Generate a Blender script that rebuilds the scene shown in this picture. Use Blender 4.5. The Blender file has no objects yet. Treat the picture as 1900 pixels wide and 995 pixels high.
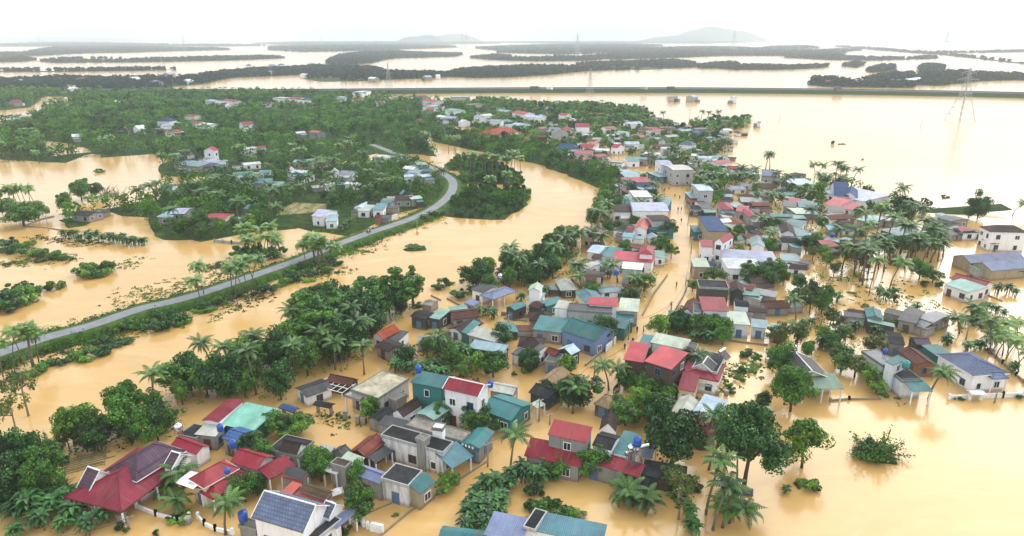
import bpy, math, random
import numpy as np
from mathutils import Vector, Matrix

# ---------------------------------------------------------------- camera, sky, sun, exposure
scn = bpy.context.scene
R = math.radians
CAM_H, FOC, PITCH = 60.0, 1265.0, math.atan(428.0 / 1265.0)
cd = bpy.data.cameras.new("camera")
cam = bpy.data.objects.new("camera", cd)
scn.collection.objects.link(cam)
cam.location = (0, 0, CAM_H)
cam.rotation_euler = (math.pi / 2 - PITCH, 0, 0)
cd.sensor_fit = 'HORIZONTAL'
cd.sensor_width = 36.0
cd.lens = 36.0 * FOC / 1900.0
cd.clip_start = 0.5
cd.clip_end = 90000
scn.camera = cam

SUN_EL, SUN_AZ = R(37), R(40)          # behind thin cloud, ahead and to the right
world = bpy.data.worlds.new("World")
scn.world = world
world.use_nodes = True
wt = world.node_tree
wt.nodes.clear()
wo = wt.nodes.new('ShaderNodeOutputWorld')
sky = wt.nodes.new('ShaderNodeTexSky')
sky.sky_type = 'NISHITA'
sky.sun_disc = False
sky.sun_elevation = SUN_EL
sky.sun_rotation = SUN_AZ
sky.dust_density = 4.0
b1 = wt.nodes.new('ShaderNodeBackground'); b1.inputs[1].default_value = 0.1
b2 = wt.nodes.new('ShaderNodeBackground'); b2.inputs[1].default_value = 1.2     # the overcast cloud layer
nz = wt.nodes.new('ShaderNodeTexNoise'); nz.inputs['Scale'].default_value = 2.2; nz.inputs['Detail'].default_value = 4
cr = wt.nodes.new('ShaderNodeValToRGB')
cr.color_ramp.elements[0].position = 0.35; cr.color_ramp.elements[0].color = (0.90, 0.95, 1.0, 1)
cr.color_ramp.elements[1].position = 0.65; cr.color_ramp.elements[1].color = (1.0, 1.0, 1.0, 1)
mx = wt.nodes.new('ShaderNodeMixShader'); mx.inputs[0].default_value = 0.88
L = wt.links.new
tcw = wt.nodes.new('ShaderNodeTexCoord')
L(tcw.outputs['Generated'], nz.inputs['Vector'])
L(nz.outputs['Fac'], cr.inputs[0]); L(cr.outputs[0], b2.inputs[0]); L(sky.outputs[0], b1.inputs[0])
L(b1.outputs[0], mx.inputs[1]); L(b2.outputs[0], mx.inputs[2]); L(mx.outputs[0], wo.inputs[0])

sd = bpy.data.lights.new("sun", 'SUN')
sd.energy = 1.9
sd.angle = R(52)
sd.color = (1.0, 0.975, 0.93)
sun = bpy.data.objects.new("sun", sd)
scn.collection.objects.link(sun)
sdir = Vector((math.sin(SUN_AZ) * math.cos(SUN_EL), math.cos(SUN_AZ) * math.cos(SUN_EL), math.sin(SUN_EL)))
sun.rotation_euler = sdir.to_track_quat('Z', 'Y').to_euler()
sun.location = (300, 300, 400)

scn.view_settings.view_transform = 'Standard'
scn.view_settings.look = 'None'
scn.view_settings.gamma = 1
scn.view_settings.exposure = 0.5
scn.view_settings.use_curve_mapping = False
scn.cycles.use_denoising = True
scn.cycles.max_bounces = 5
scn.cycles.diffuse_bounces = 3
scn.cycles.glossy_bounces = 2
scn.cycles.transmission_bounces = 3
scn.cycles.volume_bounces = 3
scn.cycles.use_adaptive_sampling = True

# ---------------------------------------------------------------- helpers
CP, SP = math.cos(PITCH), math.sin(PITCH)

def at(u, v, z=0.0):
    """World point on the level z that the photograph shows at pixel (u, v) of 1900 x 995."""
    x, y = (u - 950.0) / FOC, -(v - 497.5) / FOC
    d = (x, CP + y * SP, -SP + y * CP)
    t = (z - CAM_H) / min(d[2], -0.0008)
    return Vector((d[0] * t, d[1] * t, z))

def pix(p):
    dz = p[2] - CAM_H
    f = p[1] * CP - dz * SP
    return 950 + FOC * p[0] / f, 497.5 - FOC * (p[1] * SP + dz * CP) / f

COL = scn.collection
def link(o):
    COL.objects.link(o)
    return o

def mesh(name, verts, faces, mats=(), uvs=None, midx=None, smooth=False):
    me = bpy.data.meshes.new(name)
    me.from_pydata([tuple(v) for v in verts], [], [tuple(f) for f in faces])
    for m in mats:
        me.materials.append(m)
    if uvs is not None:
        ul = me.uv_layers.new(name="UVMap")
        ul.data.foreach_set('uv', np.array(uvs, dtype=np.float32).ravel())
    if midx is not None:
        me.polygons.foreach_set('material_index', midx)
    if smooth:
        me.polygons.foreach_set('use_smooth', [True] * len(me.polygons))
    me.update()
    return me

def big_mesh(name, V, F, mats=(), tint=None):
    """V (n,3), F (m,4) arrays; quick path for large meshes."""
    me = bpy.data.meshes.new(name)
    n, (m, k) = len(V), F.shape
    me.vertices.add(n)
    me.vertices.foreach_set('co', np.ascontiguousarray(V, dtype=np.float32).ravel())
    me.loops.add(m * k)
    me.loops.foreach_set('vertex_index', np.ascontiguousarray(F, dtype=np.int32).ravel())
    me.polygons.add(m)
    me.polygons.foreach_set('loop_start', np.arange(0, m * k, k, dtype=np.int32))
    for mt in mats:
        me.materials.append(mt)
    if tint is not None:
        a = me.attributes.new('tint', 'FLOAT', 'POINT')
        a.data.foreach_set('value', np.ascontiguousarray(tint, dtype=np.float32))
    me.update(calc_edges=True)
    return me

def ob(name, me, parent=None, loc=None):
    o = bpy.data.objects.new(name, me)
    link(o)
    if parent is not None:
        o.parent = parent
    if loc is not None:
        o.location = loc
    return o

def empty(name, loc, rz=0.0):
    o = bpy.data.objects.new(name, None)
    o.empty_display_size = 0.5
    link(o)
    o.location = loc
    o.rotation_euler = (0, 0, rz)
    return o

def tag(o, label=None, cat=None, group=None, kind=None):
    if label: o['label'] = label
    if cat: o['category'] = cat
    if group: o['group'] = group
    if kind: o['kind'] = kind
    return o

class MB:
    """Collects boxes, tubes, polygons into one mesh."""
    def __init__(s): s.v, s.f, s.uv = [], [], []
    def poly(s, pts, uv=None):
        i = len(s.v)
        s.v += [tuple(p) for p in pts]
        s.f.append(tuple(range(i, i + len(pts))))
        s.uv += uv if uv else [(p[0] + p[1] * .37, p[2] + p[1]) for p in pts]
    def box(s, x0, x1, y0, y1, z0, z1, M=None):
        c = [Vector((x, y, z)) for z in (z0, z1) for x, y in ((x0, y0), (x1, y0), (x1, y1), (x0, y1))]
        if M is not None: c = [M @ p for p in c]
        for q in ((0, 3, 2, 1), (4, 5, 6, 7), (0, 1, 5, 4), (1, 2, 6, 5), (2, 3, 7, 6), (3, 0, 4, 7)):
            s.poly([c[k] for k in q])
    def tube(s, pts, rad, n=6, cap=True):
        pts = [Vector(p) for p in pts]
        base = len(s.v)
        for i, p in enumerate(pts):
            t = (pts[min(i + 1, len(pts) - 1)] - pts[max(i - 1, 0)]).normalized()
            a = t.orthogonal().normalized() if i == 0 else (a - t * a.dot(t)).normalized()
            b = t.cross(a)
            r = rad[i] if hasattr(rad, '__len__') else rad
            for k in range(n):
                w = 2 * math.pi * k / n
                s.v.append(tuple(p + (a * math.cos(w) + b * math.sin(w)) * r))
        for i in range(len(pts) - 1):
            for k in range(n):
                q = (base + i * n + k, base + i * n + (k + 1) % n, base + (i + 1) * n + (k + 1) % n, base + (i + 1) * n + k)
                s.f.append(q); s.uv += [(k / n, i), ((k + 1) / n, i), ((k + 1) / n, i + 1), (k / n, i + 1)]
        if cap:
            q = tuple(base + (len(pts) - 1) * n + k for k in range(n))
            s.f.append(q); s.uv += [(0, 0)] * n
            q = tuple(base + n - 1 - k for k in range(n))
            s.f.append(q); s.uv += [(0, 0)] * n
    def lathe(s, prof, n=14, c=(0, 0, 0)):
        base = len(s.v)
        for r, z in prof:
            for k in range(n):
                w = 2 * math.pi * k / n
                s.v.append((c[0] + r * math.cos(w), c[1] + r * math.sin(w), c[2] + z))
        for i in range(len(prof) - 1):
            for k in range(n):
                q = (base + i * n + k, base + i * n + (k + 1) % n, base + (i + 1) * n + (k + 1) % n, base + (i + 1) * n + k)
                s.f.append(q); s.uv += [(0, 0)] * 4
    def slab(s, pts, th, uv=None):
        """A polygon with thickness th below it."""
        lo = [Vector(p) - Vector((0, 0, th)) for p in pts]
        s.poly(pts, uv)
        s.poly(lo[::-1])
        n = len(pts)
        for i in range(n):
            j = (i + 1) % n
            s.poly([lo[i], lo[j], pts[j], pts[i]])
    def me(s, name, mat, smooth=False):
        return mesh(name, s.v, s.f, [mat] if not isinstance(mat, (list, tuple)) else mat, s.uv, smooth=smooth)
    def ob(s, name, mat, parent=None, smooth=False, loc=None):
        return ob(name, s.me(name, mat, smooth), parent, loc)

# ---------------------------------------------------------------- materials
def newmat(name):
    m = bpy.data.materials.new(name)
    m.use_nodes = True
    nt = m.node_tree
    nt.nodes.clear()
    out = nt.nodes.new('ShaderNodeOutputMaterial')
    return m, nt, out

def nd(nt, typ, **kw):
    n = nt.nodes.new(typ)
    for k, v in kw.items():
        if k in n.inputs: n.inputs[k].default_value = v
        else: setattr(n, k, v)
    return n

def princ(nt, out, rough=0.7, spec=0.4, metal=0.0):
    p = nd(nt, 'ShaderNodeBsdfPrincipled')
    p.inputs['Roughness'].default_value = rough
    p.inputs['Specular IOR Level'].default_value = spec
    p.inputs['Metallic'].default_value = metal
    nt.links.new(p.outputs[0], out.inputs['Surface'])
    return p

def mixc(nt, fac, a, b, mode='MIX'):
    n = nt.nodes.new('ShaderNodeMix'); n.data_type = 'RGBA'; n.blend_type = mode
    for inp, val in ((n.inputs[0], fac), (n.inputs[6], a), (n.inputs[7], b)):
        if hasattr(val, 'links') or hasattr(val, 'is_linked'): nt.links.new(val, inp)
        elif isinstance(val, (int, float)): inp.default_value = val
        else: inp.default_value = (*val, 1)
    return n.outputs[2]

def ramp(nt, src, lo, hi):
    n = nt.nodes.new('ShaderNodeMapRange')
    n.inputs['From Min'].default_value = lo; n.inputs['From Max'].default_value = hi
    nt.links.new(src, n.inputs['Value'])
    return n.outputs['Result']

def noise(nt, vec, scale, detail=4, rough=.55):
    n = nd(nt, 'ShaderNodeTexNoise', Scale=scale, Detail=detail, Roughness=rough)
    nt.links.new(vec, n.inputs['Vector'])
    return n.outputs['Fac']

def mapped(nt, vec, scale):
    n = nt.nodes.new('ShaderNodeMapping')
    n.inputs['Scale'].default_value = scale
    nt.links.new(vec, n.inputs['Vector'])
    return n.outputs['Vector']

_mc = {}
def M_plain(name, col, rough=.6, spec=.4, metal=0):
    if name not in _mc:
        m, nt, out = newmat(name)
        p = princ(nt, out, rough, spec, metal)
        g = nd(nt, 'ShaderNodeNewGeometry')
        n = noise(nt, g.outputs['Position'], 1.3, 5)
        c = mixc(nt, ramp(nt, n, .35, .7), [x * .82 for x in col], [min(1, x * 1.08) for x in col])
        nt.links.new(c, p.inputs['Base Color'])
        _mc[name] = m
    return _mc[name]

def M_wall(key, col, stain=.35):
    name = 'wall ' + key
    if name not in _mc:
        m, nt, out = newmat(name)
        p = princ(nt, out, .85, .2)
        g = nd(nt, 'ShaderNodeNewGeometry')
        pos = g.outputs['Position']
        st = noise(nt, mapped(nt, pos, (1.6, 1.6, .22)), 1.0, 6, .65)     # run-down streaks
        bl = noise(nt, pos, .55, 5, .6)
        c = mixc(nt, ramp(nt, bl, .3, .75), [x * .92 for x in col], col)
        oi = nd(nt, 'ShaderNodeObjectInfo')
        vr = nt.nodes.new('ShaderNodeMapRange'); vr.inputs['To Min'].default_value = .9; vr.inputs['To Max'].default_value = 1.05
        nt.links.new(oi.outputs['Random'], vr.inputs['Value'])
        c = mixc(nt, 1.0, c, vr.outputs[0], 'MULTIPLY')
        f = nt.nodes.new('ShaderNodeMath'); f.operation = 'MULTIPLY'; f.inputs[1].default_value = stain
        nt.links.new(ramp(nt, st, .48, .72), f.inputs[0])
        c = mixc(nt, f.outputs[0], c, (.07, .075, .06))
        # mud tide mark left by the flood
        sp = nd(nt, 'ShaderNodeSeparateXYZ'); nt.links.new(pos, sp.inputs[0])
        tm = ramp(nt, sp.outputs['Z'], .75, .25)
        f2 = nt.nodes.new('ShaderNodeMath'); f2.operation = 'MULTIPLY'; f2.inputs[1].default_value = .6
        nt.links.new(tm, f2.inputs[0])
        c = mixc(nt, f2.outputs[0], c, (.22, .14, .07))
        nt.links.new(c, p.inputs['Base Color'])
        _mc[name] = m
    return _mc[name]

def M_roof(key, col, kind):
    """kind: m corrugated sheet, t tiles, s slab, h thatch. UV: x along the eave, y up the slope, metres."""
    name = 'roof ' + key
    if name in _mc: return _mc[name]
    m, nt, out = newmat(name)
    rough = {'m': .5, 't': .7, 's': .9, 'h': .95}[kind]
    p = princ(nt, out, rough, .25 if kind == 'm' else .15)
    tc = nd(nt, 'ShaderNodeTexCoord')
    uv = tc.outputs['UV']
    g = nd(nt, 'ShaderNodeNewGeometry'); pos = g.outputs['Position']
    oi = nd(nt, 'ShaderNodeObjectInfo')
    vr = nt.nodes.new('ShaderNodeMapRange'); vr.inputs['To Min'].default_value = .7; vr.inputs['To Max'].default_value = 1.18
    nt.links.new(oi.outputs['Random'], vr.inputs['Value'])
    fad = noise(nt, pos, .35, 5, .6)
    c = mixc(nt, ramp(nt, fad, .3, .72), [x * .68 for x in col], [min(1, x * 1.12 + .012) for x in col])
    c = mixc(nt, 1.0, c, vr.outputs[0], 'MULTIPLY')
    hsrc = None
    if kind == 'm':
        w = nd(nt, 'ShaderNodeTexWave', Scale=1.35); w.bands_direction = 'X'
        nt.links.new(uv, w.inputs['Vector'])
        sheet = nd(nt, 'ShaderNodeTexBrick', Scale=1.0, **{'Color1': (1, 1, 1, 1), 'Color2': (.66, .68, .70, 1), 'Mortar': (.5, .5, .5, 1)})
        sheet.inputs['Mortar Size'].default_value = .018
        sheet.inputs['Brick Width'].default_value = 1.1
        sheet.inputs['Row Height'].default_value = 5.0
        nt.links.new(uv, sheet.inputs['Vector'])
        c = mixc(nt, .55, c, sheet.outputs['Color'], 'MULTIPLY')
        rs = noise(nt, mapped(nt, uv, (2.0, .35, 1)), 1.0, 6, .7)
        f = nt.nodes.new('ShaderNodeMath'); f.operation = 'MULTIPLY'; f.inputs[1].default_value = .62
        nt.links.new(ramp(nt, rs, .52, .72), f.inputs[0])
        c = mixc(nt, f.outputs[0], c, (.16, .11, .08))
        hsrc, dist = w.outputs['Fac'], .05
    elif kind == 't':
        br = nd(nt, 'ShaderNodeTexBrick', Scale=1.0, **{'Color1': (1, 1, 1, 1), 'Color2': (.72, .72, .72, 1), 'Mortar': (.38, .38, .38, 1)})
        br.inputs['Mortar Size'].default_value = .035
        br.inputs['Brick Width'].default_value = .42
        br.inputs['Row Height'].default_value = .36
        nt.links.new(uv, br.inputs['Vector'])
        c = mixc(nt, .75, c, br.outputs['Color'], 'MULTIPLY')
        rs = noise(nt, pos, 1.1, 6, .7)
        f = nt.nodes.new('ShaderNodeMath'); f.operation = 'MULTIPLY'; f.inputs[1].default_value = .5
        nt.links.new(ramp(nt, rs, .55, .72), f.inputs[0])
        c = mixc(nt, f.outputs[0], c, (.04, .042, .03))
        hsrc, dist = br.outputs['Fac'], -.04
    elif kind == 's':
        rs = noise(nt, pos, .6, 7, .7)
        c = mixc(nt, ramp(nt, rs, .42, .66), c, [x * .45 for x in col])
        hsrc, dist = noise(nt, pos, 5, 4), .02
    else:
        rs = noise(nt, mapped(nt, uv, (9, 1.2, 1)), 1.0, 5, .7)
        c = mixc(nt, ramp(nt, rs, .35, .7), [x * .45 for x in col], [x * 1.3 for x in col])
        hsrc, dist = rs, .12
    bp = nd(nt, 'ShaderNodeBump', Strength=.7, Distance=abs(dist))
    bp.invert = dist < 0
    nt.links.new(hsrc, bp.inputs['Height'])
    nt.links.new(bp.outputs[0], p.inputs['Normal'])
    nt.links.new(c, p.inputs['Base Color'])
    _mc[name] = m
    return m

def M_leaf(name, lo, hi, attr=False, trans=.16, sc=.55, rough=.42, spec=.45):
    m, nt, out = newmat(name)
    p = nd(nt, 'ShaderNodeBsdfPrincipled')
    p.inputs['Roughness'].default_value = rough
    p.inputs['Specular IOR Level'].default_value = spec
    tr = nd(nt, 'ShaderNodeBsdfTranslucent')
    mxs = nd(nt, 'ShaderNodeMixShader'); mxs.inputs[0].default_value = trans
    tc = nd(nt, 'ShaderNodeTexCoord'); g = nd(nt, 'ShaderNodeNewGeometry')
    n1 = noise(nt, g.outputs['Position'], sc, 3)
    a = nd(nt, 'ShaderNodeAttribute', attribute_name='tint'); rnd = a.outputs['Fac']
    if not attr:
        oi = nd(nt, 'ShaderNodeObjectInfo')
        av = nt.nodes.new('ShaderNodeMath'); av.operation = 'MULTIPLY_ADD'; nt.links.new(oi.outputs['Random'], av.inputs[0]); av.inputs[1].default_value = .6
        hv = nt.nodes.new('ShaderNodeMath'); hv.operation = 'MULTIPLY'; hv.inputs[1].default_value = .75; nt.links.new(rnd, hv.inputs[0]); nt.links.new(hv.outputs[0], av.inputs[2])
        rnd = av.outputs[0]
    ad = nt.nodes.new('ShaderNodeMath'); ad.operation = 'MULTIPLY_ADD'
    nt.links.new(rnd, ad.inputs[0]); ad.inputs[1].default_value = .55
    nt.links.new(ramp(nt, n1, .3, .75), ad.inputs[2])
    c = mixc(nt, ramp(nt, ad.outputs[0], .2, 1.25), lo, hi)
    wn = nd(nt, 'ShaderNodeTexWhiteNoise'); nt.links.new(g.outputs['Position'], wn.inputs['Vector'])
    nt.links.new(c, p.inputs['Base Color'])
    tcx = mixc(nt, 1.0, c, (1.25, 1.3, .6), 'MULTIPLY')
    nt.links.new(tcx, tr.inputs['Color'])
    nt.links.new(p.outputs[0], mxs.inputs[1]); nt.links.new(tr.outputs[0], mxs.inputs[2])
    nt.links.new(mxs.outputs[0], out.inputs['Surface'])
    return m

LEAF = {
    'dark': M_leaf('leaf dark', (.001, .016, .006), (.044, .165, .016)),
    'mid': M_leaf('leaf mid', (.002, .024, .005), (.11, .30, .02)),
    'light': M_leaf('leaf light', (.01, .06, .008), (.19, .38, .022)),
    'olive': M_leaf('leaf olive', (.02, .05, .008), (.13, .18, .022)),
    'palm': M_leaf('leaf palm', (.004, .03, .008), (.11, .24, .034)),
    'areca': M_leaf('leaf areca', (.04, .12, .025), (.24, .40, .09)),
    'banana': M_leaf('leaf banana', (.002, .03, .010), (.065, .22, .032)),
    'reed': M_leaf('leaf reed', (.03, .09, .015), (.12, .22, .03)),
    'wood': M_leaf('leaf wood', (.001, .02, .007), (.10, .25, .022), attr=True, sc=.06, rough=.7, spec=.15),
    'far': M_leaf('leaf far', (.004, .02, .012), (.018, .05, .02), attr=True, trans=.1, sc=.01, rough=.8, spec=.1),
}
BARK = M_plain('bark', (.09, .07, .05), .9, .1)
BARKP = M_plain('pale bark', (.26, .23, .19), .9, .1)
PALMT = M_plain('palm trunk', (.16, .14, .11), .9, .1)
CONC = M_wall('concrete', (.30, .30, .28), .5)
STEEL = M_plain('galvanised steel', (.36, .38, .40), .5, .5, .6)
WHITEP = M_plain('white paint', (.78, .79, .78), .6, .3)
GLASS = M_plain('dark glass', (.02, .03, .04), .12, .6)
DOORM = M_plain('door paint', (.10, .06, .045), .6, .3)
BLUEF = M_plain('blue frame', (.08, .16, .28), .5, .4)
BLUET = M_plain('blue plastic', (.015, .085, .42), .35, .5)
TEALT = M_plain('teal plastic', (.03, .30, .30), .35, .5)
STEELT = M_plain('stainless tank', (.62, .64, .66), .25, .5, .9)
REDM = M_plain('red cloth', (.5, .03, .03), .7, .2)
TARP = M_plain('white tarpaulin', (.8, .8, .8), .6, .3)
BLACKP = M_plain('black rubber', (.02, .02, .022), .6, .3)

# ---------------------------------------------------------------- water, land, roads, haze
def M_water():
    m, nt, out = newmat('flood water')
    p = princ(nt, out, .08, .5)
    p.inputs['IOR'].default_value = 1.38
    g = nd(nt, 'ShaderNodeNewGeometry'); pos = g.outputs['Position']
    n1 = noise(nt, mapped(nt, pos, (.012, .009, 0)), 1.0, 5, .6)      # silt drifting in broad tongues
    n2 = noise(nt, mapped(nt, pos, (.05, .16, 0)), 1.0, 5, .65)
    c = mixc(nt, ramp(nt, n1, .33, .68), (.48, .285, .088), (.58, .38, .15))
    f = nt.nodes.new('ShaderNodeMath'); f.operation = 'MULTIPLY'; f.inputs[1].default_value = .35
    nt.links.new(ramp(nt, n2, .5, .75), f.inputs[0])
    c = mixc(nt, f.outputs[0], c, (.40, .225, .07))
    wp = nd(nt, 'ShaderNodeTexNoise', Scale=.02, Detail=2); nt.links.new(pos, wp.inputs['Vector'])
    va = nt.nodes.new('ShaderNodeVectorMath'); va.operation = 'MULTIPLY_ADD'; va.inputs[1].default_value = (46, 46, 0)
    nt.links.new(wp.outputs['Color'], va.inputs[0]); nt.links.new(pos, va.inputs[2])
    n3 = noise(nt, mapped(nt, va.outputs[0], (.035, .22, 0)), 1.0, 6, .6)       # swirling current lines
    f3 = nt.nodes.new('ShaderNodeMath'); f3.operation = 'MULTIPLY'; f3.inputs[1].default_value = .28
    nt.links.new(ramp(nt, n3, .52, .68), f3.inputs[0])
    c = mixc(nt, f3.outputs[0], c, (.66, .48, .24))
    nt.links.new(c, p.inputs['Base Color'])
    h = noise(nt, mapped(nt, pos, (.9, 2.2, 0)), 1.0, 3, .5)
    bp = nd(nt, 'ShaderNodeBump', Strength=.12, Distance=.06)
    nt.links.new(h, bp.inputs['Height']); nt.links.new(bp.outputs[0], p.inputs['Normal'])
    # wind-roughened against glassy patches
    rr = nt.nodes.new('ShaderNodeMapRange'); rr.inputs['To Min'].default_value = .13; rr.inputs['To Max'].default_value = .19
    nt.links.new(noise(nt, mapped(nt, pos, (.02, .02, 0)), 1.0, 3), rr.inputs['Value'])
    nt.links.new(rr.outputs[0], p.inputs['Roughness'])
    return m

WFAR = 30000.0
w_ = MB(); w_.poly([(-WFAR, -120, 0), (WFAR, -120, 0), (WFAR, WFAR, 0), (-WFAR, WFAR, 0)])
tag(w_.ob('flood_water', M_water()), 'muddy tan flood water covering the fields and streets', kind='structure')

def M_ground():
    m, nt, out = newmat('soil and weeds')
    p = princ(nt, out, .95, .1)
    g = nd(nt, 'ShaderNodeNewGeometry'); pos = g.outputs['Position']
    n1 = noise(nt, pos, .25, 6, .65)
    c = mixc(nt, ramp(nt, n1, .35, .65), (.01, .035, .008), (.045, .075, .015))
    c = mixc(nt, ramp(nt, noise(nt, pos, .09, 4), .62, .72), c, (.09, .07, .035))
    nt.links.new(c, p.inputs['Base Color'])
    return m
GROUND = M_ground()

def M_verge():
    m, nt, out = newmat('grass verge')
    p = princ(nt, out, .95, .1)
    g = nd(nt, 'ShaderNodeNewGeometry'); pos = g.outputs['Position']
    c = mixc(nt, ramp(nt, noise(nt, pos, .5, 6, .7), .35, .65), (.02, .06, .01), (.075, .13, .02))
    nt.links.new(c, p.inputs['Base Color'])
    return m
VERGE = M_verge()

def M_asphalt():
    m, nt, out = newmat('pale worn asphalt')
    p = princ(nt, out, .75, .3)
    g = nd(nt, 'ShaderNodeNewGeometry'); pos = g.outputs['Position']
    c = mixc(nt, ramp(nt, noise(nt, pos, .4, 6, .7), .3, .7), (.15, .16, .18), (.23, .24, .27))
    nt.links.new(c, p.inputs['Base Color'])
    return m
ASPH = M_asphalt()

def smooth_line(P, n=8):
    """Catmull-Rom through 3-D points."""
    P = [Vector(p) for p in P]
    Q = [P[0] * 2 - P[1]] + P + [P[-1] * 2 - P[-2]]
    out = []
    for i in range(1, len(Q) - 2):
        for k in range(n):
            t = k / n
            a, b, c, d = Q[i - 1], Q[i], Q[i + 1], Q[i + 2]
            out.append(.5 * ((2 * b) + (c - a) * t + (2 * a - 5 * b + 4 * c - d) * t * t + (3 * b - a - 3 * c + d) * t ** 3))
    out.append(P[-1])
    return out

def ribbon(P, offs, jit=0, seed=1):
    """Cross-sections along P; offs = [(sideways, z)]; returns verts, faces."""
    rd = random.Random(seed)
    V, F = [], []
    n = len(offs)
    for i, p in enumerate(P):
        t = P[min(i + 1, len(P) - 1)] - P[max(i - 1, 0)]
        s = Vector((t.y, -t.x, 0)).normalized()
        for k, (o, z) in enumerate(offs):
            j = rd.uniform(-jit, jit) if (k in (0, n - 1)) else 0
            V.append((p.x + s.x * (o + j), p.y + s.y * (o + j), z))
    for i in range(len(P) - 1):
        for k in range(n - 1):
            F.append((i * n + k, i * n + k + 1, (i + 1) * n + k + 1, (i + 1) * n + k))
    return V, F

ROADZ = 1.3
road_px = [(-60, 677), (0, 655), (90, 625), (168, 604), (260, 573), (320, 559), (380, 542), (480, 508), (560, 480), (620, 456), (680, 434),
           (760, 407), (800, 389), (828, 368), (840, 350), (838, 334), (822, 322), (797, 310), (765, 297), (716, 278), (690, 268)]
ROAD = smooth_line([at(u, v, ROADZ) for u, v in road_px])
V, F = ribbon(ROAD, [(-6.0, -.3), (-3.6, ROADZ - .25), (-2.6, ROADZ - .02), (2.6, ROADZ - .02), (3.4, ROADZ - .25), (5.2, -.3)], .9)
tag(ob('road_embankment', mesh('road_embankment', V, F, [VERGE])), 'grassy banks of the raised road', kind='structure')
V, F = ribbon(ROAD, [(-1.8, ROADZ), (0, ROADZ + .03), (1.8, ROADZ)])
tag(ob('road', mesh('road', V, F, [ASPH])), 'grey road on its embankment curving through the flood', kind='structure')

HZ = 3.5
hwy_px = [(150, 167), (300, 168), (470, 168.5), (640, 167.5), (820, 166), (1000, 165), (1260, 165), (1500, 167), (1700, 170), (1900, 174), (2100, 179)]
HWY = smooth_line([at(u, v, HZ) for u, v in hwy_px])
V, F = ribbon(HWY, [(-19, -.3), (-12.5, HZ - .1), (-12, HZ), (12, HZ), (12.5, HZ - .1), (17, -.3)], 1.0)
tag(ob('highway_embankment', mesh('highway_embankment', V, F, [M_plain('highway bank grass', (.035, .075, .02), .95, .1)])), 'green banks of the raised highway', kind='structure')
V, F = ribbon(HWY, [(-11, HZ + .05), (11, HZ + .05)])
tag(ob('highway', mesh('highway', V, F, [M_plain('highway asphalt', (.10, .105, .11), .8, .2)])), 'straight highway across the flooded fields', kind='structure')
for o_, nm in ((11.6, 'near'), (-11.6, 'far')):
    V, F = ribbon(HWY, [(o_ - .12, HZ), (o_ - .12, HZ + 1.0), (o_ + .12, HZ + 1.0), (o_ + .12, HZ)])
    g_ = ob('guard_rail', mesh('guard_rail', V, F, [M_plain('rail grey', (.11, .12, .13), .6)]))
    tag(g_, 'long grey guard rail on the %s side of the highway' % ('village' if nm == 'near' else 'far field'), 'guard rail', 'guard rails of the highway')

street_px = [(700, 1010), (800, 940), (870, 880), (940, 830), (1000, 770), (1082, 716), (1140, 656), (1207, 602), (1240, 548), (1261, 506),
             (1268, 470), (1268, 420), (1262, 380), (1245, 350), (1210, 325), (1180, 310), (1150, 290)]
STREET = smooth_line([at(u, v) for u, v in street_px], 5)
LANE = smooth_line([at(u, v) for u, v in [(1080, 728), (1160, 735), (1240, 733), (1330, 715), (1420, 695)]], 4)

hz = MB(); hz.box(-WFAR - 200, WFAR + 200, -300, WFAR + 200, -1.5, 330)
hm, nt, out = newmat('haze air')
vol = nd(nt, 'ShaderNodeVolumePrincipled')
vol.inputs['Color'].default_value = (.80, .91, 1.0, 1)
vol.inputs['Density'].default_value = .00016
nt.links.new(vol.outputs[0], out.inputs['Volume'])
tag(hz.ob('haze', hm), 'pale blue haze in the distance', kind='stuff')

YARD_PX = [(512, 400), (604, 392), (606, 379), (546, 376), (520, 388)]
fm = MB(); fm.slab([at(u, v, .5) for u, v in YARD_PX], .8)
def M_field():
    m, nt, out = newmat('stubble and sand')
    p = princ(nt, out, .95, .1); g = nd(nt, 'ShaderNodeNewGeometry')
    n = noise(nt, mapped(nt, g.outputs['Position'], (.5, .08, 1)), 1.0, 5)
    nt.links.new(mixc(nt, ramp(nt, n, .35, .65), (.10, .13, .04), (.34, .27, .14)), p.inputs['Base Color'])
    return m
tag(fm.ob('field', M_field()), 'small pale stubble field among the trees west of the road', kind='structure')

# distant hills
def hill(u, v, wpx, hpx, dist, seed, label):
    rd = np.random.RandomState(seed)
    x0 = (u - 950) / FOC * dist * 1.0
    w = wpx / FOC * dist
    h = hpx / FOC * dist + 60
    n = 60
    V, F = [], []
    ph = rd.rand(8) * 6.28
    for j in range(13):
        for i in range(n + 1):
            s = i / n * 2 - 1; q = j / 12 * 2 - 1
            e = max(0, 1 - s * s) * max(0, 1 - q * q)
            r = sum(math.sin(s * (3 + 2.3 * k) + ph[k] + q * (2 + k)) / (k + 1.5) for k in range(6)) * .22
            z = h * max(-.02, e ** .8 * (1 + r * .6) - .02)
            V.append((x0 + s * w / 2, dist + q * w * .25, z))
    for j in range(12):
        for i in range(n):
            a = j * (n + 1) + i
            F.append((a, a + 1, a + n + 2, a + n + 1))
    tag(ob('hill', mesh('hill', V, F, [M_plain('hill scrub', (.05, .075, .05), .95, .1)], smooth=True)), label, kind='structure')
hill(1312, 69, 165, 17, 10500, 3, 'pale blue hill with a broad top on the horizon')
hill(845, 69, 110, 5, 10500, 5, 'low hazy hill behind twin pylons')
hill(790, 69, 90, 4, 8400, 8, 'small hazy knoll on the horizon')
hill(1240, 69, 150, 2.5, 8800, 9, 'low ridge at the foot of the pale hill')
hill(1890, 71, 160, 3, 14000, 12, 'low hazy ridge beyond the flooded plain')
hill(100, 70, 400, 1.5, 14000, 14, 'faint level ridge on the horizon')

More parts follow.
